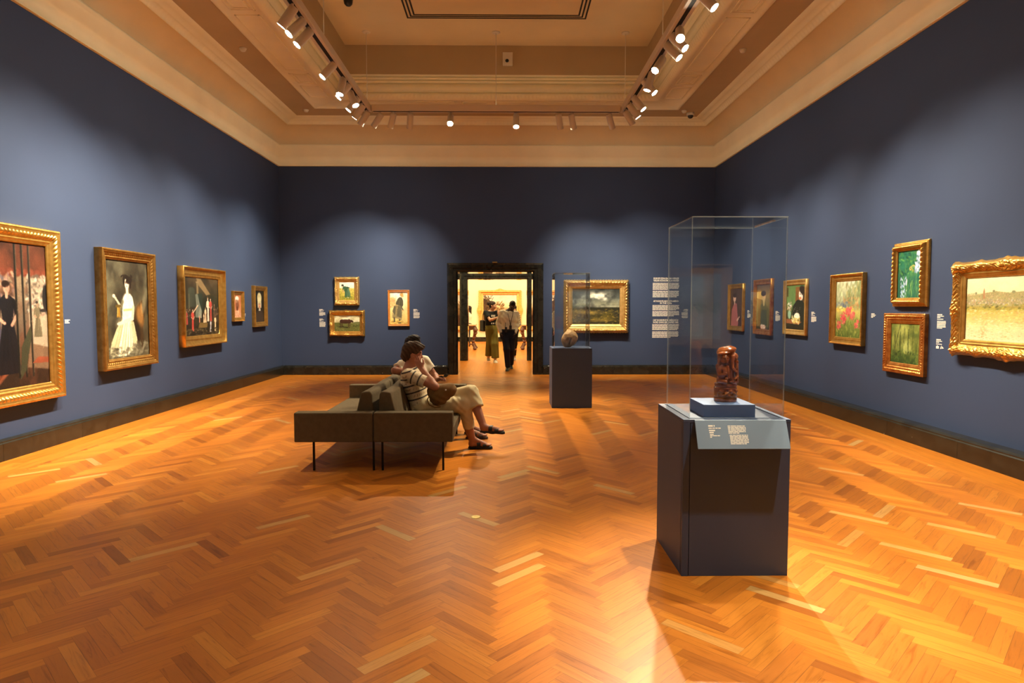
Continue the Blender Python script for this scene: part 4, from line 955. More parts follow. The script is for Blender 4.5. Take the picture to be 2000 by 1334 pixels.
def captions():
    label('left', 7.46, 1.40, .10, [(.9, .012, .006), (.6, .01, .005), (.8, .01, .005)], 'small white caption beside the very large street scene')
    label('left', 12.55, 1.41, .10, [(.9, .012, .006), (.6, .01, .005), (.8, .01, .005)], 'small white caption between the two smallest frames on the left wall')
    label('back', -4.212, 1.492, .135, T3 + para(6), 'white caption left of the bending woman, the upper of two')
    label('back', -4.212, 1.276, .135, T3 + para(9, .95), 'white caption left of the brown cow, the lower of two')
    label('back', -2.072, 1.492, .14, T3 + para(6, .95) + para(4, .9), 'white caption right of the stooping woman in grey')
    label('right', 12.565, 1.48, .16, T3 + para(6), 'white caption beside the lady in the pink dress, seen through the case')
    label('right', 11.254, 1.47, .19, T3 + para(8), 'white caption beside the reddish frame, seen through the case')
    label('right', 9.934, 1.47, .16, T3 + para(7), 'white caption right of the woman with yellow flowers')
    label('right', 8.302, 1.463, .10, [(.7, .012, .006), (1, .009, .005), (.8, .009, .005), (.4, .009, .005)], 'small white caption right of the pink flower garden')
    label('right', 7.027, 1.468, .14, T3 + para(7) , 'white caption left of the riverside town, the upper of two')
    o = label('right', 7.029, 1.193, .13, T3, 'white caption with camera and sound icons, the lower of two')
    b = MB()
    b.box(0.0, .045, -.0016, -.0004, -.105, -.078); b.box(.012, .028, -.0016, -.0004, -.078, -.070)
    b.prism([(.065, -.105), (.085, -.105), (.085, -.066)], 'y', -.0016, -.0004); b.prism([(.092, -.103), (.125, -.098), (.092, -.075)], 'y', -.0016, -.0004)
    b.build('icon', M['vinyl'], o)
    # big introductory text on the end wall
    root = empty('wall_text', (3.70, YW, 1.55), 'tall white introductory wall text in three languages on the end wall', 'wall text')
    r = random.Random(11)
    def title(lines, z0, h):
        for k, s in enumerate(lines):
            cu = bpy.data.curves.new('t', 'FONT'); cu.body = s; cu.align_x = 'CENTER'; cu.size = h * 1.38; cu.offset = 0.0012; cu.extrude = 0.0006; cu.space_character = .95; cu.resolution_u = 2
            ob = bpy.data.objects.new('t', cu)
            me = bpy.data.meshes.new_from_object(ob)
            xs = [v.co.x for v in me.vertices]; wdt = max(xs) - min(xs); f = min(1.0, .58 / wdt)
            me.transform(Matrix.Rotation(PI / 2, 4, 'X') @ Matrix.Scale(f, 4, (1, 0, 0)))
            bpy.data.objects.remove(ob)
            t = finish('lettering', me, M['vinyl'], root); t.location = (0, -0.0014, z0 - 1.55 - h - k * h * 1.28)
    def body(z0, z1, n, last):
        b = MB(); p = (z0 - z1) / n
        for k in range(n):
            words_row(b, -.307, z0 - 1.55 - (k + .75) * p, .615 * (last if k == n - 1 else r.uniform(.96, 1)), p * .58, -.0016, r, wl=(2.5, 7))
        b.build('paragraph', M['vinyl'], root)
    title(['EUROPE EZHI-GAANA WIINGE', 'WIIGAPE NOONGOMGALAA WAYESH'], 2.216, .040)
    body(2.095, 1.93, 7, .6); body(1.915, 1.76, 5, .9)
    title(['ART IN EUROPE AND NORTH AMERICA', 'IN THE 1800s'], 1.696, .036)
    body(1.59, 1.463, 5, .88); body(1.452, 1.327, 5, .82)
    title(["L'ART EN EUROPE ET EN AMÉRIQUE DU", 'NORD DANS LES ANNÉES 1800'], 1.262, .038)
    body(1.155, 1.01, 6, .93); body(.985, .835, 6, .7)
captions()

# ------------------------------------------------------------------ signed distance modelling (smooth continuous bodies)
def V3(*a): return np.array(a, np.float32)
def unit(v):
    v = np.asarray(v, np.float32); return v / (np.linalg.norm(v) + 1e-9)
def basis(fwd, up):
    f = unit(fwd); u = np.asarray(up, np.float32); r = unit(np.cross(f, u)); u = np.cross(r, f)
    return np.stack([r, f, u])           # rows: right, forward, up
class SDF:
    def __init__(s): s.p = []
    def cap(s, a, b, ra, rb=None, k=.02, clip=None, sub=False, flat=None):
        """tapered limb; flat=(direction, factor) squashes it along a direction; clip=[(point, normal)] cuts"""
        s.p.append(('c', V3(*a), V3(*b), float(ra), float(ra if rb is None else rb), k, clip, sub, flat)); return s
    def ell(s, c, r, B=None, k=.02, clip=None, sub=False):
        s.p.append(('e', V3(*c), V3(*r), np.eye(3, dtype=np.float32) if B is None else np.asarray(B, np.float32), 0, k, clip, sub, None)); return s
    def box(s, c, r, B=None, k=.01, rad=.005, sub=False, clip=None):
        s.p.append(('b', V3(*c), V3(*r), np.eye(3, dtype=np.float32) if B is None else np.asarray(B, np.float32), rad, k, clip, sub, None)); return s
    def chain(s, pts, rs, k=.015, **kw):
        for i in range(len(pts) - 1):
            s.cap(pts[i], pts[i + 1], rs[i], rs[i + 1], k=k, **kw)
        return s
    def bounds(s):
        lo, hi = [], []
        for p in s.p:
            if p[7]: continue
            if p[0] == 'c':
                r = max(p[3], p[4]); lo.append(np.minimum(p[1], p[2]) - r); hi.append(np.maximum(p[1], p[2]) + r)
            else:
                e = np.abs(p[3].T) @ p[2]; lo.append(p[1] - e); hi.append(p[1] + e)
        return np.min(lo, 0), np.max(hi, 0)
    def mesh(s, h, disp=None):
        lo, hi = s.bounds(); lo = lo - 4 * h; hi = hi + 4 * h
        n = np.ceil((hi - lo) / h).astype(int) + 1
        D = np.full(n, 1.0, np.float32)
        for typ, a, b, c, d, k, clip, sub, flat in s.p:
            if typ == 'c':
                r = max(c, d); plo = np.minimum(a, b) - r; phi = np.maximum(a, b) + r
            else:
                e = np.abs(c.T) @ b; plo = a - e; phi = a + e
            pad = k + 3 * h + .01
            i0 = np.clip(np.floor((plo - pad - lo) / h).astype(int), 0, n - 1); i1 = np.clip(np.ceil((phi + pad - lo) / h).astype(int) + 1, 1, n)
            if np.any(i1 <= i0): continue
            X, Y, Z = np.meshgrid(*[lo[q] + h * np.arange(i0[q], i1[q], dtype=np.float32) for q in range(3)], indexing='ij')
            if typ == 'c':
                ba = b - a; px, py, pz = X - a[0], Y - a[1], Z - a[2]
                L2 = float(ba @ ba) + 1e-9
                t = np.clip((px * ba[0] + py * ba[1] + pz * ba[2]) / L2, 0, 1)
                qx, qy, qz = px - t * ba[0], py - t * ba[1], pz - t * ba[2]
                if flat is not None:
                    f = unit(flat[0]); m = (qx * f[0] + qy * f[1] + qz * f[2]) * (flat[1] - 1)
                    qx, qy, qz = qx + f[0] * m, qy + f[1] * m, qz + f[2] * m
                v = np.sqrt(qx * qx + qy * qy + qz * qz) - (c + (d - c) * t)
                if flat is not None and flat[1] > 1: v = v / (0.5 + 0.5 * flat[1])
            else:
                dx, dy, dz = X - a[0], Y - a[1], Z - a[2]
                u = [dx * c[q][0] + dy * c[q][1] + dz * c[q][2] for q in range(3)]
                if typ == 'e':
                    k0 = np.sqrt((u[0] / b[0]) ** 2 + (u[1] / b[1]) ** 2 + (u[2] / b[2]) ** 2)
                    k1 = np.sqrt((u[0] / b[0] ** 2) ** 2 + (u[1] / b[1] ** 2) ** 2 + (u[2] / b[2] ** 2) ** 2) + 1e-6
                    v = k0 * (k0 - 1) / k1
                else:
                    q = [np.abs(u[j]) - (b[j] - d) for j in range(3)]
                    v = np.sqrt(np.maximum(q[0], 0) ** 2 + np.maximum(q[1], 0) ** 2 + np.maximum(q[2], 0) ** 2) + np.minimum(np.maximum(q[0], np.maximum(q[1], q[2])), 0) - d
            if clip:
                for cp, cn in clip:
                    cn = unit(cn); v = np.maximum(v, (X - cp[0]) * cn[0] + (Y - cp[1]) * cn[1] + (Z - cp[2]) * cn[2])
            sl = tuple(slice(i0[q], i1[q]) for q in range(3))
            A = D[sl]
            if sub:
                v = -v
                hh = np.clip(.5 - .5 * (A - v) / k, 0, 1); D[sl] = A * (1 - hh) + v * hh + k * hh * (1 - hh)
            else:
                hh = np.clip(.5 + .5 * (A - v) / k, 0, 1); D[sl] = A * (1 - hh) + v * hh - k * hh * (1 - hh)
        if disp is not None:
            X, Y, Z = np.meshgrid(*[lo[q] + h * np.arange(n[q], dtype=np.float32) for q in range(3)], indexing='ij')
            m = np.abs(D) < .08
            D[m] += disp(X[m], Y[m], Z[m])
        return nets(D, lo, h)
def nets(D, lo, h):
    S = D < 0
    n = np.array(D.shape)
    c = np.zeros(n - 1, np.int8)
    for i in (0, 1):
        for j in (0, 1):
            for k in (0, 1):
                c += S[i:n[0] - 1 + i, j:n[1] - 1 + j, k:n[2] - 1 + k]
    act = np.argwhere((c > 0) & (c < 8))
    vid = np.full(n - 1, -1, np.int32); vid[tuple(act.T)] = np.arange(len(act))
    acc = np.zeros((len(act), 3), np.float32); cnt = np.zeros(len(act), np.float32)
    for ax in range(3):
        o1, o2 = [q for q in range(3) if q != ax]
        for a in (0, 1):
            for b in (0, 1):
                p = act.copy(); p[:, o1] += a; p[:, o2] += b
                q = p.copy(); q[:, ax] += 1
                d0 = D[tuple(p.T)]; d1 = D[tuple(q.T)]
                m = (d0 < 0) != (d1 < 0)
                t = d0[m] / (d0[m] - d1[m])
                pos = p[m].astype(np.float32); pos[:, ax] += t
                acc[m] += pos; cnt[m] += 1
    V = lo + (acc / cnt[:, None]) * h
    F = []
    for ax in range(3):
        o1, o2 = [(1, 2), (2, 0), (0, 1)][ax]
        s0 = [slice(None)] * 3; s1 = [slice(None)] * 3
        s0[ax] = slice(0, -1); s1[ax] = slice(1, None)
        ch = S[tuple(s0)] != S[tuple(s1)]
        e = np.argwhere(ch)
        ok = (e[:, o1] > 0) & (e[:, o2] > 0) & (e[:, o1] < n[o1] - 1) & (e[:, o2] < n[o2] - 1)
        e = e[ok]
        ins = S[tuple(e.T)]
        qs = []
        for a, b in ((0, 0), (1, 0), (1, 1), (0, 1)):
            p = e.copy(); p[:, o1] -= a; p[:, o2] -= b
            qs.append(vid[tuple(p.T)])
        q = np.stack(qs, 1)
        q[~ins] = q[~ins][:, ::-1]
        F.append(q)
    F = np.concatenate(F)
    return V, F[:, ::-1] if False else F
def sdf_object(name, sdf, h, mat, parent=None, color=None, origin=(0, 0, 0), disp=None):
    V, F = sdf.mesh(h, disp)
    me = bpy.data.meshes.new(name)
    set_mesh(me, V - np.array(origin, np.float32), F)
    if color is not None: set_col(me, color(V) if callable(color) else np.tile(np.array(color, np.float32), (len(V), 1)))
    return finish(name, me, mat, parent, True)

# ------------------------------------------------------------------ plinths, clear cases and what stands in them
def plinth(x0, x1, y0, y1, h, label_, seam=None):
    c = ((x0 + x1) / 2, (y0 + y1) / 2, 0)
    root = empty('plinth', c, label_, 'plinth')
    a, b = (x1 - x0) / 2, (y1 - y0) / 2
    if seam:
        m = MB(); m.box(-a, a, -b + .02, b, 0, h - .018)
        m.box(-a, -a + seam, -b, -b + .03, 0, h - .018); m.box(-a + seam + .003, a, -b + .001, -b + .03, .0, h - .018)
        m.build('body', M['plinth'], root, bevel=.0012, seg=1)
    else:
        MB().box(-a, a, -b, b, 0, h - .018).build('body', M['plinth'], root, bevel=.0012, seg=1)
    t = MB(); g = .034
    t.box(-a, a, -b, b, h - .018, h - .004)
    t.box(-a, -a + g, -b, b, h - .004, h); t.box(a - g, a, -b, b, h - .004, h); t.box(-a + g, a - g, -b, -b + g, h - .004, h); t.box(-a + g, a - g, b - g, b, h - .004, h)
    t.box(-a + g + .013, a - g - .013, -b + g + .013, b - g - .013, h - .004, h + .001)
    t.build('top', M['plinth'], root, bevel=.001, seg=1)
    return root
def clear_case(x0, x1, y0, y1, z0, z1, label_):
    c = ((x0 + x1) / 2, (y0 + y1) / 2, z0)
    root = empty('display_case', c, label_, 'display case')
    a, b, h, t = (x1 - x0) / 2, (y1 - y0) / 2, z1 - z0, .006
    def pane(x0, x1, y0, y1, z0, z1, axis):
        m = MB(); m.box(x0, x1, y0, y1, z0, z1)
        big = {'y': (2, 4), 'x': (3, 5), 'z': (0, 1)}[axis]
        m.m = [0 if i in big else 1 for i in range(6)]
        m.build('pane', [M['acrylic'], M['acrylic_edge']], root)
    pane(-a, a, -b, -b + t, 0, h - t, 'y'); pane(-a, a, b - t, b, 0, h - t, 'y')
    pane(-a, -a + t, -b + t, b - t, 0, h - t, 'x'); pane(a - t, a, -b + t, b - t, 0, h - t, 'x')
    pane(-a, a, -b, b, h - t, h, 'z')
    return root

PA = (1.018, 1.632, 3.595, 4.195)
def near_plinth():
    H = .909
    root = plinth(*PA, H, 'blue plinth in the right foreground with a slanting text panel on its front', seam=.038)
    # slanting text panel hooked on the front edge
    a, b = (PA[1] - PA[0]) / 2, (PA[3] - PA[2]) / 2
    p = MB()
    cx = (PA[0] + PA[1]) / 2
    xa, xb = 1.080 - cx, 1.600 - cx
    # top strip and hanging plate: side section extruded along x
    p.prism([(-b - .002, H - .001), (-b - .007, H - .003), (-b - .077, .757), (-b - .072, .755), (-b - .002, H - .012)], 'x', xa, xb)
    pan = p.build('text_panel', M['sign_panel'], root, bevel=.0008, seg=1)
    pan['label'] = 'grey slanting text panel'
    A = Vector((0, -b - .0071, H - .003)); Bv = Vector((0, -b - .0771, .757)); d = (Bv - A); L = d.length; d.normalize()
    nrm = Vector((0, d.z, -d.y)); nrm = nrm if nrm.y < 0 else -nrm
    r = random.Random(4)
    def text(x0, s0, w, n, hs, last=.8, weights=None):
        b2 = MB(); s = s0
        for k in range(n):
            h = hs; wd = w * (weights[k] if weights else (last if k == n - 1 else r.uniform(.95, 1)))
            x = x0
            while x < x0 + wd - .002:
                e = min(x + r.uniform(2, 6) * h, x0 + wd)
                pts = [A + d * ss + nrm * .0006 for ss in (s, s + h)]
                b2.quad((x, pts[0].y, pts[0].z), (e, pts[0].y, pts[0].z), (e, pts[1].y, pts[1].z), (x, pts[1].y, pts[1].z)); x = e + h * .5
            s += h * 1.5
        b2.build('lettering', M['vinyl'], pan)
    text(1.152 - cx, .028, .07, 1, .009, weights=[.52]); text(1.152 - cx, .043, .07, 1, .0055, weights=[1]); text(1.153 - cx, .055, .07, 1, .008, weights=[.5]); text(1.154 - cx, .067, .07, 1, .0075, weights=[.36]); text(1.156 - cx, .079, .07, 3, .0052, weights=[.3, .8, .14])
    text(1.262 - cx, .031, .102, 6, .0054, .6); text(1.267 - cx, .084, .106, 7, .0054, .85)
    clear_case(1.064, 1.611, 3.642, 4.165, H + .0012, 2.062, 'tall clear case on the blue plinth in the foreground')
    bl = MB().box(-.15, .15, -.142, .142, 0, .072).build('display_block', M['plinth_block'], bevel=.001, seg=1)
    bl.location = (1.306, 3.812, H + .001); bl['label'] = 'flat blue block inside the tall case under the carved sculpture'; bl['category'] = 'display block'
    # carved red-brown sculpture
    s = SDF(); cz = H + .073; X0, Y0 = 1.335, 3.83
    def q(x, y, z): return (X0 + x, Y0 + y, cz + z)
    s.cap(q(0, .004, .03), q(.002, .006, .29), .052, .050, k=.02, clip=[(q(0, 0, 0), (0, 0, -1)), (q(-.02, 0, .322), (-.25, 0, 1))])
    s.cap(q(0, 0, .0), q(0, 0, .098), .067, .066, k=.006, clip=[(q(0, 0, 0), (0, 0, -1)), (q(0, 0, .108), (0, 0, 1))])
    K = .0045
    # groove under the ledge and low relief round the base
    for a in range(40):
        t = 2 * PI * a / 40; cx_, sx_ = math.cos(t), math.sin(t)
        s.ell(q(.070 * cx_, .070 * sx_, .088), (.009, .009, .0035), k=.003, sub=True); s.ell(q(.069 * cx_, .069 * sx_, .026), (.009, .009, .0030), k=.003, sub=True)
    for (x, z, rx, rz, rot) in ((-.040, .062, .018, .012, .4), (-.052, .045, .010, .012, 0), (-.020, .050, .022, .007, -.5), (.010, .064, .012, .010, 0), (.030, .055, .020, .008, .5), (.050, .066, .010, .010, 0), (.046, .040, .014, .007, -.3), (.0, .040, .012, .007, .2)):
        y = -math.sqrt(max(.0005, .066 ** 2 - x * x)); s.ell(q(x, y, z), (rx, .012, rz), basis((0, 1, 0), (math.sin(rot), 0, math.cos(rot))), k=K)
    for (x, z) in ((-.030, .050), (.020, .046), (.038, .068), (-.012, .066)):
        y = -math.sqrt(.068 ** 2 - x * x); s.ell(q(x, y, z), (.006, .010, .005), k=.003, sub=True)
    # crown sloping over both figures
    s.ell(q(.002, -.006, .305), (.058, .052, .024), basis((0, 1, 0), (-.22, 0, 1)), k=.012); s.ell(q(-.022, -.036, .292), (.040, .028, .012), basis((0, 1, 0), (-.15, 0, 1)), k=K)
    # left figure: head, neck, body, bent arms, thighs
    s.ell(q(-.022, -.046, .256), (.024, .023, .030), k=K); s.ell(q(-.021, -.068, .252), (.0065, .008, .011), k=.003); s.ell(q(-.021, -.065, .236), (.012, .007, .0035), k=.002); s.ell(q(-.021, -.062, .266), (.020, .007, .004), k=.003)
    for e in (-.031, -.012): s.ell(q(e, -.068, .258), (.0055, .005, .004), k=.002, sub=True)
    s.ell(q(-.046, -.040, .252), (.006, .010, .012), k=.003)
    s.ell(q(-.030, -.040, .180), (.033, .030, .046), k=K); s.cap(q(-.056, -.022, .214), q(-.056, -.048, .160), .013, .011, k=K); s.cap(q(-.056, -.048, .160), q(-.022, -.070, .172), .011, .008, k=.003); s.cap(q(-.008, -.058, .210), q(-.004, -.066, .150), .010, .009, k=.003)
    s.cap(q(-.050, -.040, .128), q(-.022, -.066, .122), .016, .013, k=K); s.ell(q(-.018, -.066, .140), (.010, .008, .010), k=.003)
    # right figure: long drooping face with a beak, round eye, arm along the edge
    s.ell(q(.036, -.038, .268), (.024, .025, .028), k=K); s.cap(q(.020, -.056, .272), q(.018, -.070, .205), .011, .008, k=K); s.cap(q(.018, -.070, .205), q(.040, -.062, .185), .009, .008, k=K); s.ell(q(.040, -.060, .262), (.008, .007, .007), k=.002); s.ell(q(.046, -.052, .242), (.013, .010, .010), k=K)
    s.ell(q(.044, -.034, .212), (.018, .022, .018), k=K); s.cap(q(.060, -.018, .236), q(.061, -.026, .120), .010, .010, k=K); s.cap(q(.061, -.028, .150), q(.034, -.062, .140), .008, .007, k=.003); s.ell(q(.024, -.060, .122), (.022, .012, .010), k=K)
    for pnt, rr_ in ((q(.008, -.064, .165), (.008, .016, .022)), (q(.030, -.066, .160), (.014, .014, .010)), (q(.012, -.064, .130), (.008, .012, .007)), (q(.034, -.064, .128), (.008, .012, .006)), (q(.050, -.054, .196), (.006, .012, .010)), (q(-.044, -.062, .182), (.006, .010, .012)), (q(.004, -.060, .225), (.006, .014, .024))):
        s.ell(pnt, rr_, k=.003, sub=True)
    m, t_, o_ = nt('glossy_red_brown_carving')
    p = prin(t_, o_, **{'Roughness': .16, 'Specular IOR Level': .6, 'Coat Weight': .5, 'Coat Roughness': .08})
    tc = t_.nodes.new('ShaderNodeTexCoord'); n = N(t_, 'ShaderNodeTexNoise', i_Scale=30.0, i_Detail=4.0); t_.links.new(tc.outputs['Object'], n.inputs['Vector'])
    r_ = ramp(t_, [(.3, (.15, .034, .010)), (.7, (.33, .095, .026))]); t_.links.new(n.outputs[0], r_.inputs[0]); t_.links.new(r_.outputs[0], p.inputs['Base Color'])
    ob = sdf_object('carved_sculpture', s, .0021, m, origin=q(0, 0, 0)); ob.location = q(0, 0, 0)
    tag(ob, 'glossy red brown carved column of figures on the blue block in the tall case', 'sculpture')

def far_plinth():
    H = .917
    plinth(.728, 1.341, 9.73, 10.30, H, 'blue plinth in front of the end wall, right of the doorway')
    clear_case(.765, 1.308, 9.768, 10.262, H + .0012, 2.066, 'clear case on the far plinth right of the doorway')
    # pale brown stone with flat broken faces
    s = SDF(); c = (1.018, 9.99, H + .132)
    s.ell(c, (.122, .105, .140), basis((.25, 1, 0), (.25, 0, 1)), k=.02); s.ell((c[0] - .045, c[1] - .02, c[2] - .06), (.075, .07, .08), k=.04); s.ell((c[0] + .03, c[1], c[2] + .03), (.095, .09, .10), k=.04)
    rr = random.Random(9); clips = []
    for k in range(38):
        d = Vector((rr.uniform(-1, 1), rr.uniform(-1, .7), rr.uniform(-.45, 1))).normalized()
        dd = rr.uniform(.108, .138)
        clips.append(((c[0] + d.x * dd * .95, c[1] + d.y * dd * .85, c[2] + d.z * dd), tuple(d)))
    for i in range(len(s.p)):
        pp = list(s.p[i]); pp[6] = clips + [((0, 0, H + .0022), (0, 0, -1))]; s.p[i] = tuple(pp)
    s.ell((c[0] - .005, c[1] - .11, c[2] - .06), (.016, .05, .075), basis((0, 1, .2), (.3, 0, 1)), k=.01, sub=True)
    m, t_, o_ = nt('pale_brown_stone')
    p = prin(t_, o_, **{'Roughness': .7}); tc = t_.nodes.new('ShaderNodeTexCoord'); n = N(t_, 'ShaderNodeTexNoise', i_Scale=9.0, i_Detail=8.0, i_Distortion=.6); t_.links.new(tc.outputs['Object'], n.inputs['Vector'])
    r_ = ramp(t_, [(.32, (.14, .07, .024)), (.5, (.33, .19, .07)), (.68, (.52, .35, .16))]); t_.links.new(n.outputs[0], r_.inputs[0]); t_.links.new(r_.outputs[0], p.inputs['Base Color']); bump(t_, p, n.outputs[0], .4, .01)
    o = sdf_object('stone', s, .005, m, origin=(c[0], c[1], H)); o.location = (c[0], c[1], H + .0085)
    tag(o, 'rough pale brown stone with broken faces in the far clear case', 'stone')
near_plinth(); far_plinth()

# ------------------------------------------------------------------ back to back sofas
def sofa(side, x_out, x_in, label_):
    """x_out = open edge where people sit, x_in = edge against the other sofa"""
    y0, y1 = 5.935, 8.20
    s = 1 if x_out > x_in else -1
    root = empty('sofa', ((x_out + x_in) / 2, (y0 + y1) / 2, 0), label_, 'sofa', None)
    cx, cy = (x_out + x_in) / 2, (y0 + y1) / 2
    a = abs(x_out - x_in) / 2; b = (y1 - y0) / 2
    m = MB(); m.box(-a, a, -b + .13, b - .13, .287, .405); m.build('seat', M['sofa'], root, bevel=.012, seg=3)
    for k in (-1, 1):
        e = MB(); yy = (-b, -b + .13) if k < 0 else (b - .13, b)
        e.box(-a, a, yy[0], yy[1], .285, .562); e.build('arm', M['sofa'], root, bevel=.010, seg=3)
    # wedge cushions leaning on each other along the middle
    for k in range(2):
        ya = -b + .14 + k * (b - .14) + .004; yb = ya + (b - .14) - .008
        inn = -s * a
        prof = [(inn + s * .012, .408), (inn + s * .215, .408), (inn + s * .135, .735), (inn + s * .05, .745), (inn + s * .03, .72)]
        c = MB()
        nseg = 10; vs = []; fs = []
        for i in range(nseg + 1):
            t = i / nseg; y = ya + (yb - ya) * t; bulge = .010 * math.sin(PI * t) ** .5
            sag = -.012 * math.sin(PI * t)
            for j, (x, z) in enumerate(prof):
                vs.append((x + (s * bulge if j in (1, 2) else 0), y, z + (sag if j >= 2 else 0)))
        n = len(prof)
        for i in range(nseg):
            for j in range(n): fs.append((i * n + j, i * n + (j + 1) % n, (i + 1) * n + (j + 1) % n, (i + 1) * n + j))
        fs += [tuple(range(n)), tuple(range(nseg * n + n - 1, nseg * n - 1, -1))]
        c.add(vs, fs); c.build('back_cushion', M['sofa'], root, bevel=.022, seg=4, smooth=True)
    lx = (-1.803, -1.2385) if s < 0 else (-1.155, -.581)
    for x in lx:
        for y in (6.015, 7.74):
            l = MB(); l.box(x - cx - .0095, x - cx + .0095, y - cy - .0095, y - cy + .0095, 0, .289); l.build('leg', M['black_metal'], root, bevel=.002, seg=1)
    return root
sofa('left', -1.962, -1.232, 'brown taupe sofa facing the left wall, backing onto the occupied one')
sofa('right', -.484, -1.222, 'brown taupe sofa facing right with two people sitting on it')

o = MB(); o.lathe([(.036, 0), (.036, .003), (.030, .0045), (.014, .0045), (.010, .003)], n=28); o = o.build('floor_socket', M['brass'], smooth=False)
o.location = (-.212, 4.647, .0003); tag(o, 'round brass socket cover set in the parquet in front of the sofas', 'floor socket')

# ------------------------------------------------------------------ things on the ceiling
def detectors():
    for x, y, lab in ((-4.14, 10.43, 'small white round detector on the left ceiling band'), (3.80, 10.38, 'small white round detector on the right ceiling band'), (-4.12, 13.60, 'small white round detector by the far left ceiling corner'), (3.76, 13.57, 'small white round detector beside the dome camera')):
        m = MB(); m.lathe([(.012, -.055), (.034, -.05), (.048, -.03), (.055, -.012), (.055, 0)], n=20); o = m.build('smoke_detector', M['white_metal'], smooth=True); o.location = (x, y, zs_()); tag(o, lab, 'smoke detector', 'ceiling detectors')
    # dome camera
    r = empty('dome_camera', (3.94, 13.73, zs_()), 'small dome camera under the ceiling by the far right corner', 'camera')
    MB().lathe([(.075, -.06), (.082, -.05), (.082, 0)], n=24).build('housing', M['white_metal'], r, smooth=True)
    MB().lathe([(.004, -.118), (.03, -.112), (.05, -.095), (.060, -.07), (.062, -.058)], n=24).build('dome', M['black_plastic'], r, smooth=True)
    # box camera on the coffer side
    r = empty('box_camera', (.067, YW - 2.025, 6.30), 'square white camera box on the upright coffer side above the track', 'camera')
    MB().box(-.095, .095, -.10, 0, -.12, .11).build('housing', M['white_metal'], r, bevel=.006)
    d = MB(); d.lathe([(.036, -.02), (.034, .0), (.024, .014), (.004, .02)], n=20); dd = d.build('lens', M['black_plastic'], r, smooth=True); dd.rotation_euler = (PI / 2, 0, 0); dd.location = (-.012, -.10, -.05)
    r = empty('dome_camera', (-2.53, 10.70, 6.571), 'dark dome camera hanging from the coffer top left of the slot vent', 'camera')
    MB().lathe([(.09, -.03), (.10, -.02), (.10, 0)], n=24).build('housing', M['black_plastic'], r, smooth=True)
    MB().lathe([(.006, -.15), (.04, -.143), (.065, -.115), (.074, -.07), (.074, -.028)], n=24).build('dome', M['black_plastic'], r, smooth=True)
    # rectangular slot vent: three dark slots round a panel
    r = empty('slot_vent', (-.16, 8.9, 6.571), 'dark rectangular slot vent around a panel in the coffer top', 'vent')
    x0, x1, ya, yb = -1.69 + .16, 1.43 + .16, 5.2 - 8.9, 11.46 - 8.9
    MB().box(x0 + .2, x1 - .2, ya + .2, yb - .2, -.010, 0).build('panel', M['plaster_dark'], r)
    for k in range(3):
        w = .028; q = k * .062
        m = MB(); a, b, c, d = x0 + q, x1 - q, ya + q, yb - q
        m.box(a, b, c, c + w, -.006, 0); m.box(a, b, d - w, d, -.006, 0); m.box(a, a + w, c + w, d - w, -.006, 0); m.box(b - w, b, c + w, d - w, -.006, 0)
        m.build('slot', M['vent'], r)
    o = MB().box(-.055, .055, -.05, 0, -.014, .014).build('sensor', M['brass'], bevel=.003); o.location = (-.215, YW - .062, 2.553); tag(o, 'small brass sensor on top of the doorway surround', 'sensor')
def zs_(): return ZC + 0.475 + .362 + .105
detectors()

TX0, TX1, TY, TZ = -2.52, 2.23, 12.02, 5.135
UP = 1.25
def tracks():
    for nm, (xa, ya, xb, yb), lab in (('l', (TX0, -2.0, TX0, TY), 'long white lighting track hanging along the left side'), ('r', (TX1, -2.0, TX1, TY), 'long white lighting track hanging along the right side'), ('e', (TX0 + .09, TY, TX1 - .09, TY), 'white lighting track hanging across the far end')):
        root = empty('lighting_track', ((xa + xb) / 2, (ya + yb) / 2, TZ), lab, 'lighting track', 'hanging lighting tracks')
        L = math.hypot(xb - xa, yb - ya) / 2; w = .075
        if nm != 'e': bx = lambda m, a0, a1, c0, c1, z0, z1: m.box(c0, c1, a0, a1, z0, z1)
        else: bx = lambda m, a0, a1, c0, c1, z0, z1: m.box(a0, a1, c0, c1, z0, z1)
        m = MB(); e = .085
        bx(m, -L - (0 if nm == 'e' else .085), L + (0 if nm == 'e' else .085), -w, w, .012, .11); bx(m, -L, L, -w, -.028, 0, .014); bx(m, -L, L, .028, w, 0, .014)
        m.build('channel', M['white_metal'], root, bevel=.004, seg=1)
        m = MB(); bx(m, -L + .02, L - .02, -.028, .028, .004, .012); m.build('slot', M['vent'], root)
        # unseen fill light added along the track top to brighten the ceiling
        A = bpy.data.lights.new('added_ceiling_fill', 'AREA'); A.shape = 'RECTANGLE'; A.size = .09; A.size_y = 2 * L - .2; A.energy = UP * L; A.color = (1.0, .80, .46)
        ao = bpy.data.objects.new('added_ceiling_fill', A); COL.objects.link(ao); ao.location = ((xa + xb) / 2, (ya + yb) / 2, TZ + .118); ao.rotation_euler = (PI, 0, PI / 2 if nm == 'e' else 0)
    spots_c = [(TX0, 12.02), (-.15, 12.02), (TX1, 12.02), (TX0, 9.2), (TX1, 9.2), (TX0, 6.4), (TX1, 6.4), (TX0, 3.6), (TX1, 3.6)]
    for x, y in spots_c:
        where = 'left' if x < -1 else ('right' if x > 1 else 'middle')
        n = {12.02: 'far end', 9.2: 'second from the far end', 6.4: 'third from the far end', 3.6: 'fourth from the far end'}[y]
        inside = abs(x) < 3.1
        zt = 6.571
        r = empty('track_hanger', (x, y, TZ + .108), 'thin hanger of the %s track, %s' % (where, n), 'hanger', 'track hangers')
        MB().tube((0, 0, 0), (0, 0, zt - TZ - .108), .006, n=8).build('cable', M['white_metal'], r)
        MB().lathe([(.06, -.02), (.075, -.012), (.075, 0)], (0, 0, zt - TZ - .108), n=20).build('canopy', M['white_metal'], r, smooth=True)
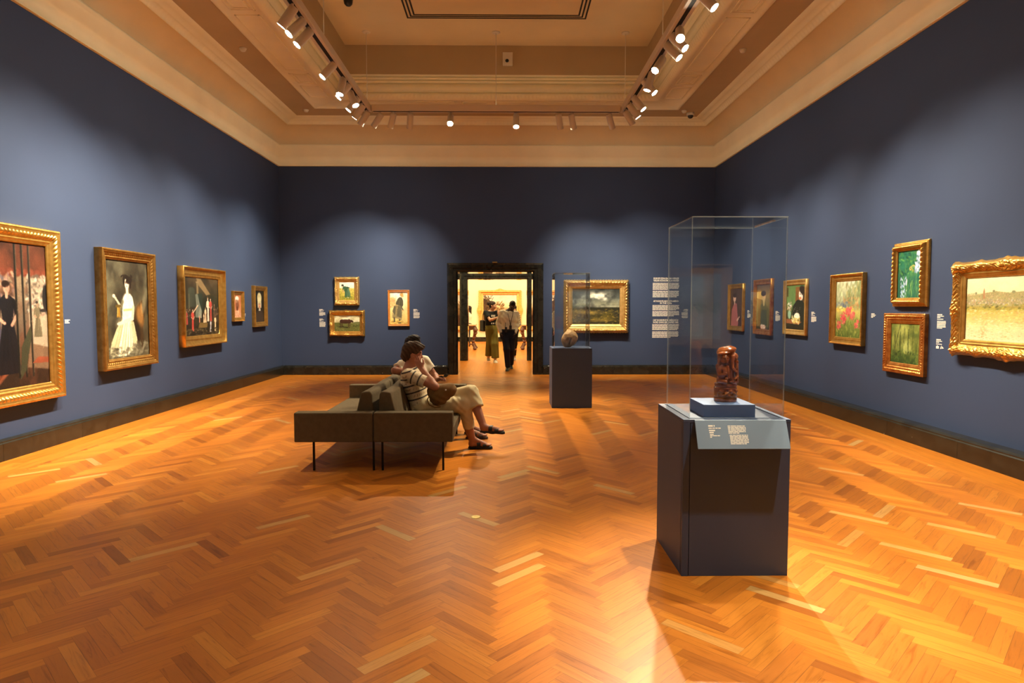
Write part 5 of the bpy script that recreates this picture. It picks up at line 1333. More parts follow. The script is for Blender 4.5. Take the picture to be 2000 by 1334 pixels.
tracks()

def make_spot():
    """track spotlight pointing along local -z from its swivel"""
    root = bpy.data.objects.new('track_spotlight', None); COL.objects.link(root); root.empty_display_size = .1
    m = MB(); m.tube((0, 0, 0), (0, 0, .068), .009, n=10); m.lathe([(.016, .05), (.016, .070)], n=12); st = m.build('swivel', M['white_metal'], root)
    m = MB(); n = 28
    m.lathe([(.030, .045), (.050, .042), (.056, .030), (.056, -.225), (.058, -.232), (.056, -.236), (.052, -.234), (.051, -.228), (.020, -.228)], n=n)
    m.build('housing', M['white_metal'], root, smooth=True, bevel=0)
    ln = MB(); ln.lathe([(.002, -.2345), (.030, -.234), (.050, -.232)], n=n); lo = ln.build('lens', M['lens'], root, smooth=True)
    return root
SPOT = make_spot()
FIX = {'n': 0}
def fixture(x, y, aim, power, cone, blend, label_, glow=True, color=(1.0, .82, .56), size=.045):
    if FIX['n'] == 0: r = SPOT
    else:
        r = SPOT.copy(); COL.objects.link(r)
        for ch in SPOT.children:
            if ch.type == 'LIGHT': continue
            c = ch.copy(); c.parent = r; COL.objects.link(c)
    FIX['n'] += 1
    p = Vector((x, y, TZ - .105)); d = (Vector(aim) - p).normalized()
    q = d.to_track_quat('-Z', 'Y')
    r.rotation_mode = 'QUATERNION'; r.rotation_quaternion = q
    r.location = p - d * .03
    tag(r, label_, 'spotlight', 'track spotlights')
    # straight stem stays upright: counter-rotate it
    for c in r.children:
        if c.name.startswith('swivel'):
            c.rotation_mode = 'QUATERNION'; c.rotation_quaternion = q.inverted()
    L = bpy.data.lights.new('spot_lamp', 'SPOT'); L.energy = power; L.spot_size = math.radians(cone); L.spot_blend = blend; L.color = color; L.shadow_soft_size = size
    lo = bpy.data.objects.new('spot_lamp', L); COL.objects.link(lo)
    lo.location = p + d * .225; lo.rotation_mode = 'QUATERNION'; lo.rotation_quaternion = q
    return r

# ------------------------------------------------------------------ people
def lerp(a, b, t): return V3(*a) + (V3(*b) - V3(*a)) * t
class Head:
    def __init__(s, c, f, u, k=1.0):
        s.c = V3(*c); s.B = basis(f, u); s.k = k
    def P(s, r, f, u): return s.c + s.k * (s.B[0] * r + s.B[1] * f + s.B[2] * u)
    def R(s, *r): return tuple(x * s.k for x in r)
    def add(s, S):
        B, P, R = s.B, s.P, s.R
        S.ell(P(0, -.012, .026), R(.073, .093, .086), B, k=.02)
        S.ell(P(0, .026, -.034), R(.059, .066, .078), B, k=.03)
        S.ell(P(0, .046, -.084), R(.040, .040, .030), B, k=.03)
        S.ell(P(0, .066, -.100), R(.018, .016, .014), B, k=.015)
        S.cap(P(0, .084, .004), P(0, .104, -.036), .008 * s.k, .012 * s.k, k=.012)
        for q in (-1, 1):
            S.ell(P(.011 * q, .097, -.040), R(.009, .010, .008), B, k=.008)
            S.ell(P(.031 * q, .094, -.002), R(.017, .013, .011), B, k=.012, sub=True)
            S.ell(P(.031 * q, .079, -.004), R(.0125, .0125, .0115), B, k=.003)
            S.ell(P(.042 * q, .066, -.038), R(.022, .018, .022), B, k=.02)
            S.ell(P(.075 * q, -.006, -.014), R(.009, .020, .031), basis(s.B[1] - s.B[0] * .35 * q, s.B[2]), k=.008)
        S.ell(P(0, .083, .016), R(.048, .012, .011), B, k=.014)
        S.ell(P(0, .091, -.065), R(.021, .010, .0055), B, k=.005); S.ell(P(0, .089, -.075), R(.019, .010, .006), B, k=.005)
    def tint(s, V, skin, lip, brow, eye=(.03, .02, .015)):
        C = np.tile(np.array(skin, np.float32), (len(V), 1))
        L = (V - s.c) @ s.B.T / s.k
        def near(p, r): return (((L - np.array(p, np.float32)) / np.array(r, np.float32)) ** 2).sum(1) < 1
        C[near((0, .095, -.070), (.022, .02, .011))] = lip
        for q in (-1, 1):
            C[near((.031 * q, .094, -.004), (.014, .02, .0085))] = (.62, .56, .48)
            C[near((.031 * q, .094, -.004), (.006, .02, .0075))] = eye
            C[near((.032 * q, .092, .020), (.020, .03, .0055))] = brow
        return C
def hand(S, w, d, n, side, curl=.35, k=1.0, spread=.0):
    """wrist w, finger direction d, palm faces n; side=+1 puts the index finger at cross(d,n)"""
    d = unit(d); n = unit(np.asarray(n) - d * float(np.dot(n, d))); x = unit(np.cross(d, n)) * side
    w = V3(*w)
    S.ell(w + d * .048 * k, (.040 * k, .052 * k, .016 * k), np.stack([x, d, n]), k=.012)
    S.cap(w - d * .01, w + d * .03, .024 * k, .026 * k, k=.02, flat=(n, 1.35))
    for off, L in ((.029, .070), (.0098, .078), (-.0098, .073), (-.028, .057)):
        b = w + d * (.086 - abs(off - .005) * .25) * k + x * off * k
        p = b - d * .012 * k; a = curl * .6
        pts = [p, b]; dirn = d + x * off * spread
        for j, f in enumerate((.45, .32, .25)):
            e = unit(dirn) * math.cos(a) + n * math.sin(a)
            p = pts[-1] + e * L * f * k; pts.append(p); a += curl
        S.chain(pts, [.0090 * k, .0086 * k, .0080 * k, .0074 * k, .0062 * k], k=.004)
    t0 = w + d * .022 * k + x * .022 * k; t1 = t0 + unit(d * .6 + x * .75 + n * .3) * .036 * k; t2 = t1 + unit(d * .9 + x * .25 + n * .4) * .030 * k; t3 = t2 + unit(d + n * .45) * .024 * k
    S.chain([t0, t1, t2, t3], [.014 * k, .0110 * k, .0095 * k, .0078 * k], k=.008)
def arm(S, sh, el, wr, r=(.048, .040, .036, .026), inf=0.0, k=.02):
    S.cap(sh, el, r[0] + inf, r[1] + inf, k=k); m = lerp(el, wr, .3)
    S.cap(el, m, r[1] + inf, r[2] + .004 + inf, k=k); S.cap(m, wr, r[2] + .004 + inf, r[3] + inf, k=k)
def leg(S, hp, kn, an, r=(.080, .056, .052, .036), inf=0.0, k=.03):
    S.cap(hp, kn, r[0] + inf, r[1] + inf, k=k); m = lerp(kn, an, .33)
    S.cap(kn, m, r[1] + inf, r[2] + .004 + inf, k=k); S.cap(m, an, r[2] + .004 + inf, r[3] + inf, k=k)
def torso(S, pel, chest, neck, fwd, lat, w=(.155, .135, .165, .12), flat=1.45, inf=0.0, clip=None, k=.04):
    wa = lerp(pel, chest, .45)
    fl = (fwd, flat)
    S.cap(pel, wa, w[0] + inf, w[1] + inf, k=k, flat=fl, clip=clip); S.cap(wa, chest, w[1] + inf, w[2] + inf, k=k, flat=fl, clip=clip)
    S.cap(chest, lerp(chest, neck, .55), w[2] + inf, w[3] + inf, k=k, flat=fl, clip=clip)
def foot(S, an, heel, toe, k=1.0):
    S.cap(an, lerp(heel, toe, .12) + V3(0, 0, .02), .036, .034, k=.02); S.cap(lerp(heel, toe, .12) + V3(0, 0, .022), lerp(heel, toe, .72) + V3(0, 0, .012), .034, .030, k=.02, flat=((0, 0, 1), 1.3))
    d = unit(np.asarray(toe) - np.asarray(heel)); l = unit(np.cross(d, (0, 0, 1)))
    S.cap(lerp(an, toe, .15), lerp(heel, toe, .7) + V3(0, 0, .02), .030, .022, k=.02)
    for i, q in enumerate((-.026, -.012, .002, .015, .027)):
        b = lerp(heel, toe, .76) + l * q + V3(0, 0, .012)
        S.cap(b, b + d * (.055 - abs(i - 1) * .006), .011, .009, k=.006)
def sandal(name, heel, toe, parent, up=(0, 0, 1), straps=2, mat=None):
    """contoured sole with buckled straps, heel/toe are points on the underside"""
    mat = mat or M['leather_black']
    d = unit(np.asarray(toe) - np.asarray(heel)); u = unit(np.asarray(up) - d * float(np.dot(up, d))); l = np.cross(d, u)
    L = float(np.linalg.norm(np.asarray(toe) - np.asarray(heel)))
    S = SDF(); H = V3(*heel)
    cl = [(H, -u), (H + u * .026, u)]
    S.cap(H + d * .035, H + d * L * .5, .036, .033, k=.02, clip=cl); S.cap(H + d * L * .5, H + d * (L - .045), .033, .045, k=.02, clip=cl)
    sole = sdf_object(name, S, .005, mat, parent)
    for j in range(straps):
        b = MB(); t = (.44, .68)[j] * L; w = .020; hh = (.078, .055)[j]
        n = 12; vs = []
        for i in range(n + 1):
            a = PI * i / n; x = -.045 * math.cos(a); z = .014 + (hh - .014) * math.sin(a) ** .7
            for q in (-w, w):
                for e in (0, .004):
                    vs.append(H + d * (t + q) + l * (x * (1 + e * 20)) + u * (z + e))
        fs = []
        for i in range(n):
            o, p = i * 4, i * 4 + 4
            fs += [(o, p, p + 2, o + 2), (o + 1, o + 3, p + 3, p + 1), (o, o + 1, p + 1, p), (o + 2, p + 2, p + 3, o + 3)]
        fs += [(0, 2, 3, 1), (n * 4, n * 4 + 1, n * 4 + 3, n * 4 + 2)]
        b.add(vs, fs); b.build('strap', mat, sole, smooth=False)
    return sole
def shoe(name, an, heel, toe, mat, parent, col=None, sole=True, boot=.0):
    S = SDF(); d = unit(np.asarray(toe) - np.asarray(heel)); H = V3(*heel); T = V3(*toe)
    cl = [(H, (0, 0, -1))]
    S.cap(H + d * .04 + V3(0, 0, .035), H + d * .13 + V3(0, 0, .030), .042, .042, k=.03, clip=cl); S.cap(H + d * .13 + V3(0, 0, .028), T - d * .045 + V3(0, 0, .016), .044, .038, k=.03, clip=cl)
    S.cap(H + d * .045 + V3(0, 0, .04), lerp(H + d * .05 + V3(0, 0, .09), an, .5), .042, .045, k=.03)
    if boot: S.cap(H + d * .05 + V3(0, 0, .06), V3(an[0], an[1], an[2] + boot), .046, .048, k=.03)
    ob = sdf_object(name, S, .007, mat, parent, col)
    if sole:
        Q = SDF(); c2 = [(H, (0, 0, -1)), (H + V3(0, 0, .022), (0, 0, 1))]
        Q.cap(H + d * .043, H + d * .13, .044, .042, k=.02, clip=c2); Q.cap(H + d * .13, T - d * .046, .042, .046, k=.02, clip=c2)
        sdf_object('sole', Q, .007, M['sole_pale'] if col is not None else mat, ob)
    return ob
M['sole_pale'] = plain('pale_rubber_sole', (.70, .66, .56), .7)
DARK = (.012, .012, .016)
NAVY = (.010, .011, .020)

def seated_near():
    sk = (.44, .195, .12)
    pel, chest, neck = (-.90, 6.92, .475), (-.985, 6.90, .735), (-1.025, 6.90, .905)
    fwd = unit((.95, -.05, .30)); lat = (0, -1, 0)
    shR, elR, wrR = (-1.015, 6.735, .835), (-.725, 6.665, .715), (-.880, 6.790, .893)
    shL, elL, wrL = (-.965, 7.055, .845), (-.80, 7.10, .62), (-.60, 6.99, .60)
    hR, kR, aR = (-.86, 6.82, .482), (-.435, 6.84, .500), (-.352, 6.93, .105)
    hL, kL, aL = (-.86, 7.01, .49), (-.365, 6.905, .620), (-.222, 6.775, .272)
    H = Head((-.985, 6.90, 1.052), (.97, .10, -.12), (.12, -.10, 1), .98)
    S = SDF()
    torso(S, pel, chest, neck, fwd, lat); S.cap(shR, shL, .05, .05, k=.03)
    S.cap((-1.03, 6.90, .88), H.P(0, -.015, -.06), .052, .050, k=.03); H.add(S)
    arm(S, shR, elR, wrR); arm(S, shL, elL, wrL); leg(S, hR, kR, aR); leg(S, hL, kL, aL)
    hand(S, wrR, (-.50, .10, .86), (.15, 1, .05), -1, .32, .92, 1.5); hand(S, wrL, (.85, -.45, -.15), (0, -.2, -1), 1, .4, .92)
    foot(S, aR, (-.385, 6.935, .032), (-.145, 6.93, .032)); 
    foot(S, aL, (-.250, 6.785, .235), (-.012, 6.745, .225))
    body = sdf_object('person', S, .0062, M['skin_light'], None, lambda V: H.tint(V, sk, (.36, .11, .08), (.10, .06, .04)))
    tag(body, 'seated person in striped cream knit top and pale trousers leaning cheek on hand', 'person')
    # knitted top
    T = SDF(); ax = unit(np.array(neck) - np.array(pel))
    torso(T, lerp(pel, chest, .06), chest, neck, fwd, lat, inf=.017, clip=[(lerp(pel, chest, .0), -ax), (lerp(chest, neck, .80), ax)])
    T.cap(shR, shL, .066, .066, k=.03, clip=[(lerp(chest, neck, .84), ax)])
    ua = unit(np.array(elR) - np.array(shR)); T.cap(shR, lerp(shR, elR, .66), .066, .066, k=.03, clip=[(lerp(shR, elR, .64), ua)])
    ul = unit(np.array(elL) - np.array(shL)); T.cap(shL, lerp(shL, elL, .66), .066, .062, k=.03, clip=[(lerp(shL, elL, .64), ul)])
    def knit(V):
        C = np.tile(np.array((.76, .66, .46), np.float32), (len(V), 1))
        t = (V - np.array(pel, np.float32)) @ np.array(ax, np.float32)
        sa = (V - np.array(shR, np.float32)) @ np.array(ua, np.float32)
        rad = np.linalg.norm((V - np.array(shR, np.float32)) - sa[:, None] * np.array(ua, np.float32), axis=1)
        slv = (sa > .03) & (rad < .078)
        c = np.where(slv, sa + .02, t - .02)
        row = (c % .078) / .078
        rib = (~slv) & (t < .06)
        wgt = np.clip((.10 - np.abs(row - .11)) * .078 / .0065 + .5, 0, 1) * (~rib)
        C = C * (1 - wgt[:, None]) + np.array((.016, .014, .024), np.float32) * wgt[:, None]
        ey = (np.abs(row - .6) < .14) & (np.sin(V[:, 1] * 260 + V[:, 0] * 150) > .72)
        C[ey & ~rib] = (.46, .32, .2)
        C[rib] *= (1 - .22 * (np.sin(V[rib][:, 1] * 420 + V[rib][:, 0] * 300) > .2))[:, None]
        return C
    sdf_object('knit_top', T, .0065, M['cloth'], body, knit)
    # trousers
    R = SDF()
    R.cap(lerp(pel, chest, -.05), lerp(pel, chest, .18), .172, .160, k=.04, flat=(fwd, 1.30), clip=[(lerp(pel, chest, .16), ax), ((0, 0, .408), (0, 0, -1))])
    seat = [((0, 0, .408), (0, 0, -1))]
    R.cap(hR, lerp(hR, kR, .86), .098, .084, k=.03, clip=seat); R.cap(lerp(hR, kR, .8), kR, .082, .076, k=.03); dR = unit(np.array(aR) - np.array(kR))
    R.cap(kR, lerp(kR, aR, .75), .074, .062, k=.03, clip=[(lerp(kR, aR, .66), dR)])
    R.cap(hL, kL, .098, .080, k=.03, clip=seat); dL = unit(np.array(aL) - np.array(kL))
    R.cap(kL, lerp(kL, aL, .55), .080, .088, k=.03, clip=[(lerp(kL, aL, .44), dL)])
    R.cap(lerp(kL, aL, .1), lerp(kL, aL, .55) , .070, .080, k=.02, clip=[(lerp(kL, aL, .44), dL)])
    cr = lambda X, Y, Z: .0022 * np.sin(40 * X + 70 * Z + 2.5 * np.sin(24 * X + 11 * Z)) + .0014 * np.sin(95 * X - 40 * Z + 20 * Y)
    sdf_object('trousers', R, .0065, M['cloth'], body, (.66, .57, .34), disp=cr)
    # hair: short, swept to the front
    G = SDF(); P = H.P; B = H.B
    G.ell(P(0, -.018, .034), H.R(.087, .106, .096), B, k=.02); G.ell(P(0, -.062, -.020), H.R(.078, .062, .078), B, k=.03); G.cap(P(0, -.085, -.05), P(0, -.062, -.088), .040, .026, k=.03)
    G.cap(P(.02, .03, .108), P(.012, .100, .084), .030, .024, k=.03); G.cap(P(.05, .05, .086), P(.04, .088, .066), .022, .015, k=.03); G.cap(P(-.04, .05, .092), P(-.04, .088, .066), .024, .016, k=.03)
    G.ell(P(0, .110, -.055), H.R(.11, .082, .098), B, k=.015, sub=True)
    for q in (-1, 1): G.ell(P(.088 * q, .018, -.060), H.R(.042, .062, .068), B, k=.012, sub=True)
    hd = lambda X, Y, Z: .003 * np.sin(95 * X + 140 * Z) * np.sin(60 * Y + 40 * Z) + .0018 * np.sin(300 * X + 190 * Z + 120 * Y)
    sdf_object('hair', G, .006, M['hair'], body, lambda V: np.outer(.8 + .25 * np.sin(V[:, 0] * 140 + V[:, 2] * 90 + V[:, 1] * 60), (.075, .045, .026)).astype(np.float32), disp=hd)
    sandal('sandal', (-.398, 6.936, .002), (-.128, 6.931, .002), body); sandal('sandal', (-.262, 6.790, .208), (.006, 6.742, .200), body)
    # shoulder bag lying on the lap
    Q = SDF()
    Q.ell((-.665, 6.700, .640), (.135, .068, .085), basis((0, 1, 0), (-.2, 0, 1)), k=.04); Q.ell((-.690, 6.700, .585), (.085, .062, .075), k=.05); Q.ell((-.575, 6.705, .675), (.075, .052, .050), k=.05); Q.cap((-.77, 6.71, .665), (-.56, 6.71, .705), .045, .040, k=.03, flat=((0, 1, 0), 1.3))
    bd = lambda X, Y, Z: .0035 * np.sin(52 * X + 38 * Z + 3 * np.sin(22 * Z)) * np.clip((.70 - Z) * 12, 0, 1) + .0015 * np.sin(120 * X - 60 * Z)
    bag = sdf_object('shoulder_bag', Q, .007, M['canvas_bag'], None, None, origin=(-.665, 6.7, .52), disp=bd); bag.location = (-.665, 6.7, .52)
    tag(bag, 'slouchy tan cloth shoulder bag on the lap of the person in stripes', 'bag')
    b = MB(); b.tube((0, 0, 0), (0, -.006, 0), .008, n=16); bt = b.build('snap', M['vinyl'], bag); bt.location = (.055, -.062, .165)
    bt['label'] = 'white round snap'
    b = MB(); b.path([(-.11, -.02, .12), (-.14, -.05, .06), (-.12, -.062, .01), (-.06, -.066, -.02), (.0, -.062, -.012)], [.006] * 5, n=8); b.build('bag_strap', M['canvas_bag'], bag, smooth=True)

def seated_far():
    sk = (.36, .155, .092)
    pel, chest, neck = (-.93, 7.58, .475), (-1.05, 7.545, .735), (-1.085, 7.54, .935)
    fwd = unit((.80, -.50, .25)); lat = (-.5, -.8, 0)
    shR, elR, wrR = (-1.195, 7.435, .860), (-1.250, 7.345, .800), (-1.06, 7.28, .79)
    elR = (-1.262, 7.36, .815)
    shL, elL, wrL = (-.960, 7.645, .900), (-.835, 7.67, .715), (-.795, 7.545, .690)
    hR, kR, aR = (-.86, 7.49, .485), (-.46, 7.52, .505), (-.425, 7.465, .10)
    hL, kL, aL = (-.86, 7.68, .485), (-.45, 7.72, .50), (-.46, 7.75, .10)
    H = Head((-1.068, 7.53, 1.085), (.85, -.45, -.05), (.0, .0, 1), .97)
    S = SDF(); torso(S, pel, chest, neck, fwd, lat); S.cap(shR, shL, .05, .05, k=.03)
    S.cap((-1.085, 7.54, .90), H.P(0, -.015, -.06), .052, .050, k=.03); H.add(S)
    arm(S, shR, elR, wrR); arm(S, shL, elL, wrL); leg(S, hR, kR, aR); leg(S, hL, kL, aL)
    hand(S, wrR, (.9, -.1, -.35), (0, 0, -1), -1, .3, .95); hand(S, wrL, (.55, -.55, .25), (0, -.3, -1), 1, .5, .95)
    foot(S, aR, (-.445, 7.455, .032), (-.205, 7.455, .032)); foot(S, aL, (-.48, 7.755, .032), (-.24, 7.745, .032))
    body = sdf_object('person', S, .0068, M['skin_light'], None, lambda V: H.tint(V, sk, (.30, .09, .07), (.02, .013, .01)))
    tag(body, 'seated person in white t-shirt with dark hair, behind the one in stripes', 'person')
    T = SDF(); ax = unit(np.array(neck) - np.array(pel))
    torso(T, pel, chest, neck, fwd, lat, inf=.018, clip=[(lerp(chest, neck, .72), ax), ((0, 0, .44), (0, 0, -1))]); T.cap(shR, shL, .068, .068, k=.03, clip=[(lerp(chest, neck, .80), ax)])
    uR = unit(np.array(elR) - np.array(shR)); T.cap(lerp(shR, elR, -.2), elR, .068, .066, k=.03, clip=[(lerp(shR, elR, .55), uR)])
    uL = unit(np.array(elL) - np.array(shL)); T.cap(shL, lerp(shL, elL, .6), .068, .064, k=.03, clip=[(lerp(shL, elL, .55), uL)])
    sdf_object('t_shirt', T, .007, M['cloth'], body, (.80, .73, .56), disp=lambda X, Y, Z: .004 * np.sin(50 * X + 60 * Z + 20 * Y))
    R = SDF(); st = [((0, 0, .408), (0, 0, -1))]
    R.cap(lerp(pel, chest, -.05), lerp(pel, chest, .12), .172, .16, k=.04, flat=(fwd, 1.3), clip=st)
    for hp, kn, an in ((hR, kR, aR), (hL, kL, aL)):
        dd = unit(np.array(an) - np.array(kn)); R.cap(hp, lerp(hp, kn, .86), .092, .072, k=.03, clip=st); R.cap(lerp(hp, kn, .86), kn, .072, .066, k=.03)
        R.cap(kn, an, .066, .052, k=.03, clip=[(lerp(kn, an, .93), dd)])
    sdf_object('trousers', R, .007, M['cloth'], body, NAVY)
    G = SDF(); P = H.P; B = H.B
    G.ell(P(0, -.015, .040), H.R(.085, .104, .092), B, k=.02); G.ell(P(0, -.06, -.01), H.R(.072, .055, .07), B, k=.03); G.ell(P(0, .110, -.040), H.R(.10, .080, .098), B, k=.02, sub=True); G.ell(P(0, .02, .11), H.R(.05, .06, .03), B, k=.03)
    sdf_object('hair', G, .007, M['hair'], body, (.010, .007, .006), disp=lambda X, Y, Z: .0035 * np.sin(120 * X + 90 * Z) * np.sin(80 * Y + 70 * Z))
    m = plain('brown_leather', (.05, .025, .014), .5)
    sandal('sandal', (-.458, 7.455, .002), (-.190, 7.455, .002), body, mat=m); sandal('sandal', (-.493, 7.756, .002), (-.226, 7.744, .002), body, mat=m)
    # folded sunglasses in the hand
    r = empty('sunglasses', (-.715, 7.475, .735), 'dark folded sunglasses held by the person in the white t-shirt', 'sunglasses')
    for q in (-1, 1):
        b = MB(); b.path([(q * .003, 0, 0), (q * .02, 0, .016), (q * .05, 0, .015), (q * .058, 0, -.008), (q * .03, 0, -.020), (q * .008, 0, -.012), (q * .003, 0, 0)], .003, n=6); f = b.build('rim', M['black_plastic'], r, smooth=True)
        b = MB(); b.prism([(q * .006, -.004), (q * .02, .014), (q * .049, .013), (q * .055, -.008), (q * .03, -.018), (q * .009, -.011)], 'y', -.001, .001); b.build('lens', M['black_plastic'], r)
        b = MB(); b.path([(q * .058, .004, 0), (q * .052, .012, -.002), (-q * .05, .014 + .003 * q, -.006), (-q * .07, .014 + .003 * q, -.016)], .0028, n=6); b.build('temple', M['black_plastic'], r, smooth=True)
    r.rotation_euler = (.3, -.35, -.25)

def guard():
    sk = (.045, .022, .014)
    Y = 15.55
    pel, chest, neck = (.100, Y, .955), (.112, Y - .02, 1.285), (.135, Y - .04, 1.465)
    fwd = (0.05, -1, 0)
    shR, elR, wrR = (-.055, Y, 1.405), (-.155, Y + .05, 1.155), (-.085, Y - .06, .925)
    shL, elL, wrL = (.290, Y, 1.375), (.305, Y + .07, 1.125), (.262, Y - .05, .915)
    hR, kR, aR = (.015, Y, .93), (.055, Y - .12, .52), (.085, Y - .06, .10)
    hL, kL, aL = (.185, Y, .93), (.175, Y + .02, .51), (.165, Y + .30, .13)
    H = Head((.195, Y - .09, 1.580), (.26, -1, -.42), (.22, -.35, 1), .96)
    S = SDF(); torso(S, pel, chest, neck, fwd, (1, 0, 0), w=(.16, .15, .175, .125)); S.cap(shR, shL, .055, .055, k=.03)
    S.cap(lerp(chest, neck, .8), H.P(0, -.02, -.06), .058, .055, k=.03); H.add(S)
    arm(S, shR, elR, wrR); arm(S, shL, elL, wrL); leg(S, hR, kR, aR); leg(S, hL, kL, aL)
    hand(S, wrR, (.25, -.12, -.9), (1, 0, .2), 1, .35); hand(S, wrL, (-.25, -.12, -.9), (-1, 0, .2), -1, .35)
    body = sdf_object('person', S, .0085, M['skin_light'], None, lambda V: H.tint(V, sk, (.05, .02, .018), (.01, .007, .005)))
    tag(body, 'standing person with bowed head, cream shirt, dark trousers, hands in pockets, in the doorway', 'person')
    T = SDF()
    torso(T, (.100, Y, 1.00), chest, neck, fwd, (1, 0, 0), w=(.165, .155, .178, .125), inf=.017, clip=[((0, 0, .985), (0, 0, -1)), (lerp(chest, neck, .82), unit(np.array(neck) - np.array(chest)))])
    T.cap(shR, shL, .072, .072, k=.03); arm(T, shR, elR, lerp(elR, wrR, .93), inf=.017); arm(T, shL, elL, lerp(elL, wrL, .93), inf=.017)
    T.cap(lerp(chest, neck, .75), lerp(chest, neck, 1.02), .074, .068, k=.02, clip=[(lerp(chest, neck, 1.0), (0, -.3, 1))])
    sdf_object('shirt', T, .009, M['cloth'], body, (.66, .58, .42), disp=lambda X, Y, Z: .0035 * np.sin(30 * X + 55 * Z + 2 * np.sin(14 * X)))
    R = SDF(); R.cap((.10, Y, .90), (.10, Y, 1.0), .172, .165, k=.04, flat=(fwd, 1.4), clip=[((0, 0, 1.005), (0, 0, 1))])
    for hp, kn, an in ((hR, kR, aR), (hL, kL, aL)): R.cap(hp, kn, .098, .078, k=.04); R.cap(kn, lerp(kn, an, .95), .078, .066, k=.03, clip=[((0, 0, an[2] - .03), (0, 0, -1))])
    for w in (wrR, wrL): R.cap(V3(*w) + V3(.02 if w[0] < .1 else -.02, .02, -.05), V3(*w) + V3(.035 if w[0] < .1 else -.035, .01, -.13), .050, .046, k=.05)
    sdf_object('trousers', R, .009, M['cloth'], body, NAVY)
    b = MB(); n = 28
    for i in range(n):
        a, c = 2 * PI * i / n, 2 * PI * (i + 1) / n
        A = [(.10 + .186 * math.cos(q), Y + .136 * math.sin(q)) for q in (a, c)]
        b.quad((*A[0], .965), (*A[1], .965), (*A[1], 1.005), (*A[0], 1.005))
    b.build('belt', M['leather_black'], body)
    G = SDF(); P = H.P; B = H.B
    G.ell(P(0, -.014, .030), H.R(.079, .099, .090), B, k=.02); G.ell(P(0, .112, -.050), H.R(.10, .074, .100), B, k=.015, sub=True); G.ell(P(0, 0, -.08), H.R(.1, .12, .055), B, k=.015, sub=True)
    sdf_object('hair', G, .008, M['hair'], body, (.008, .006, .005))
    b = MB(); b.path([(.06, Y - .09, 1.46), (.09, Y - .155, 1.36), (.135, Y - .165, 1.18), (.145, Y - .16, 1.10)], .006, n=6); b.path([(.215, Y - .09, 1.45), (.20, Y - .155, 1.36), (.16, Y - .165, 1.18), (.15, Y - .16, 1.10)], .006, n=6)
    lan = b.build('lanyard', M['leather_black'], body, smooth=True)
    MB().box(.118, .178, Y - .168, Y - .162, 1.01, 1.10).build('badge', M['black_plastic'], lan, bevel=.002)
    b = MB(); b.box(.015, .065, Y - .178, Y - .148, .93, 1.06); b.tube((.025, Y - .163, 1.06), (.025, Y - .163, 1.17), .006, n=8); b.build('radio', M['black_plastic'], body)
    shoe('shoe', aR, (.085, Y + .03, .001), (.060, Y - .27, .001), M['leather_black'], body); shoe('shoe', aL, (.155, Y + .36, .025), (.185, Y + .07, .001), M['leather_black'], body)

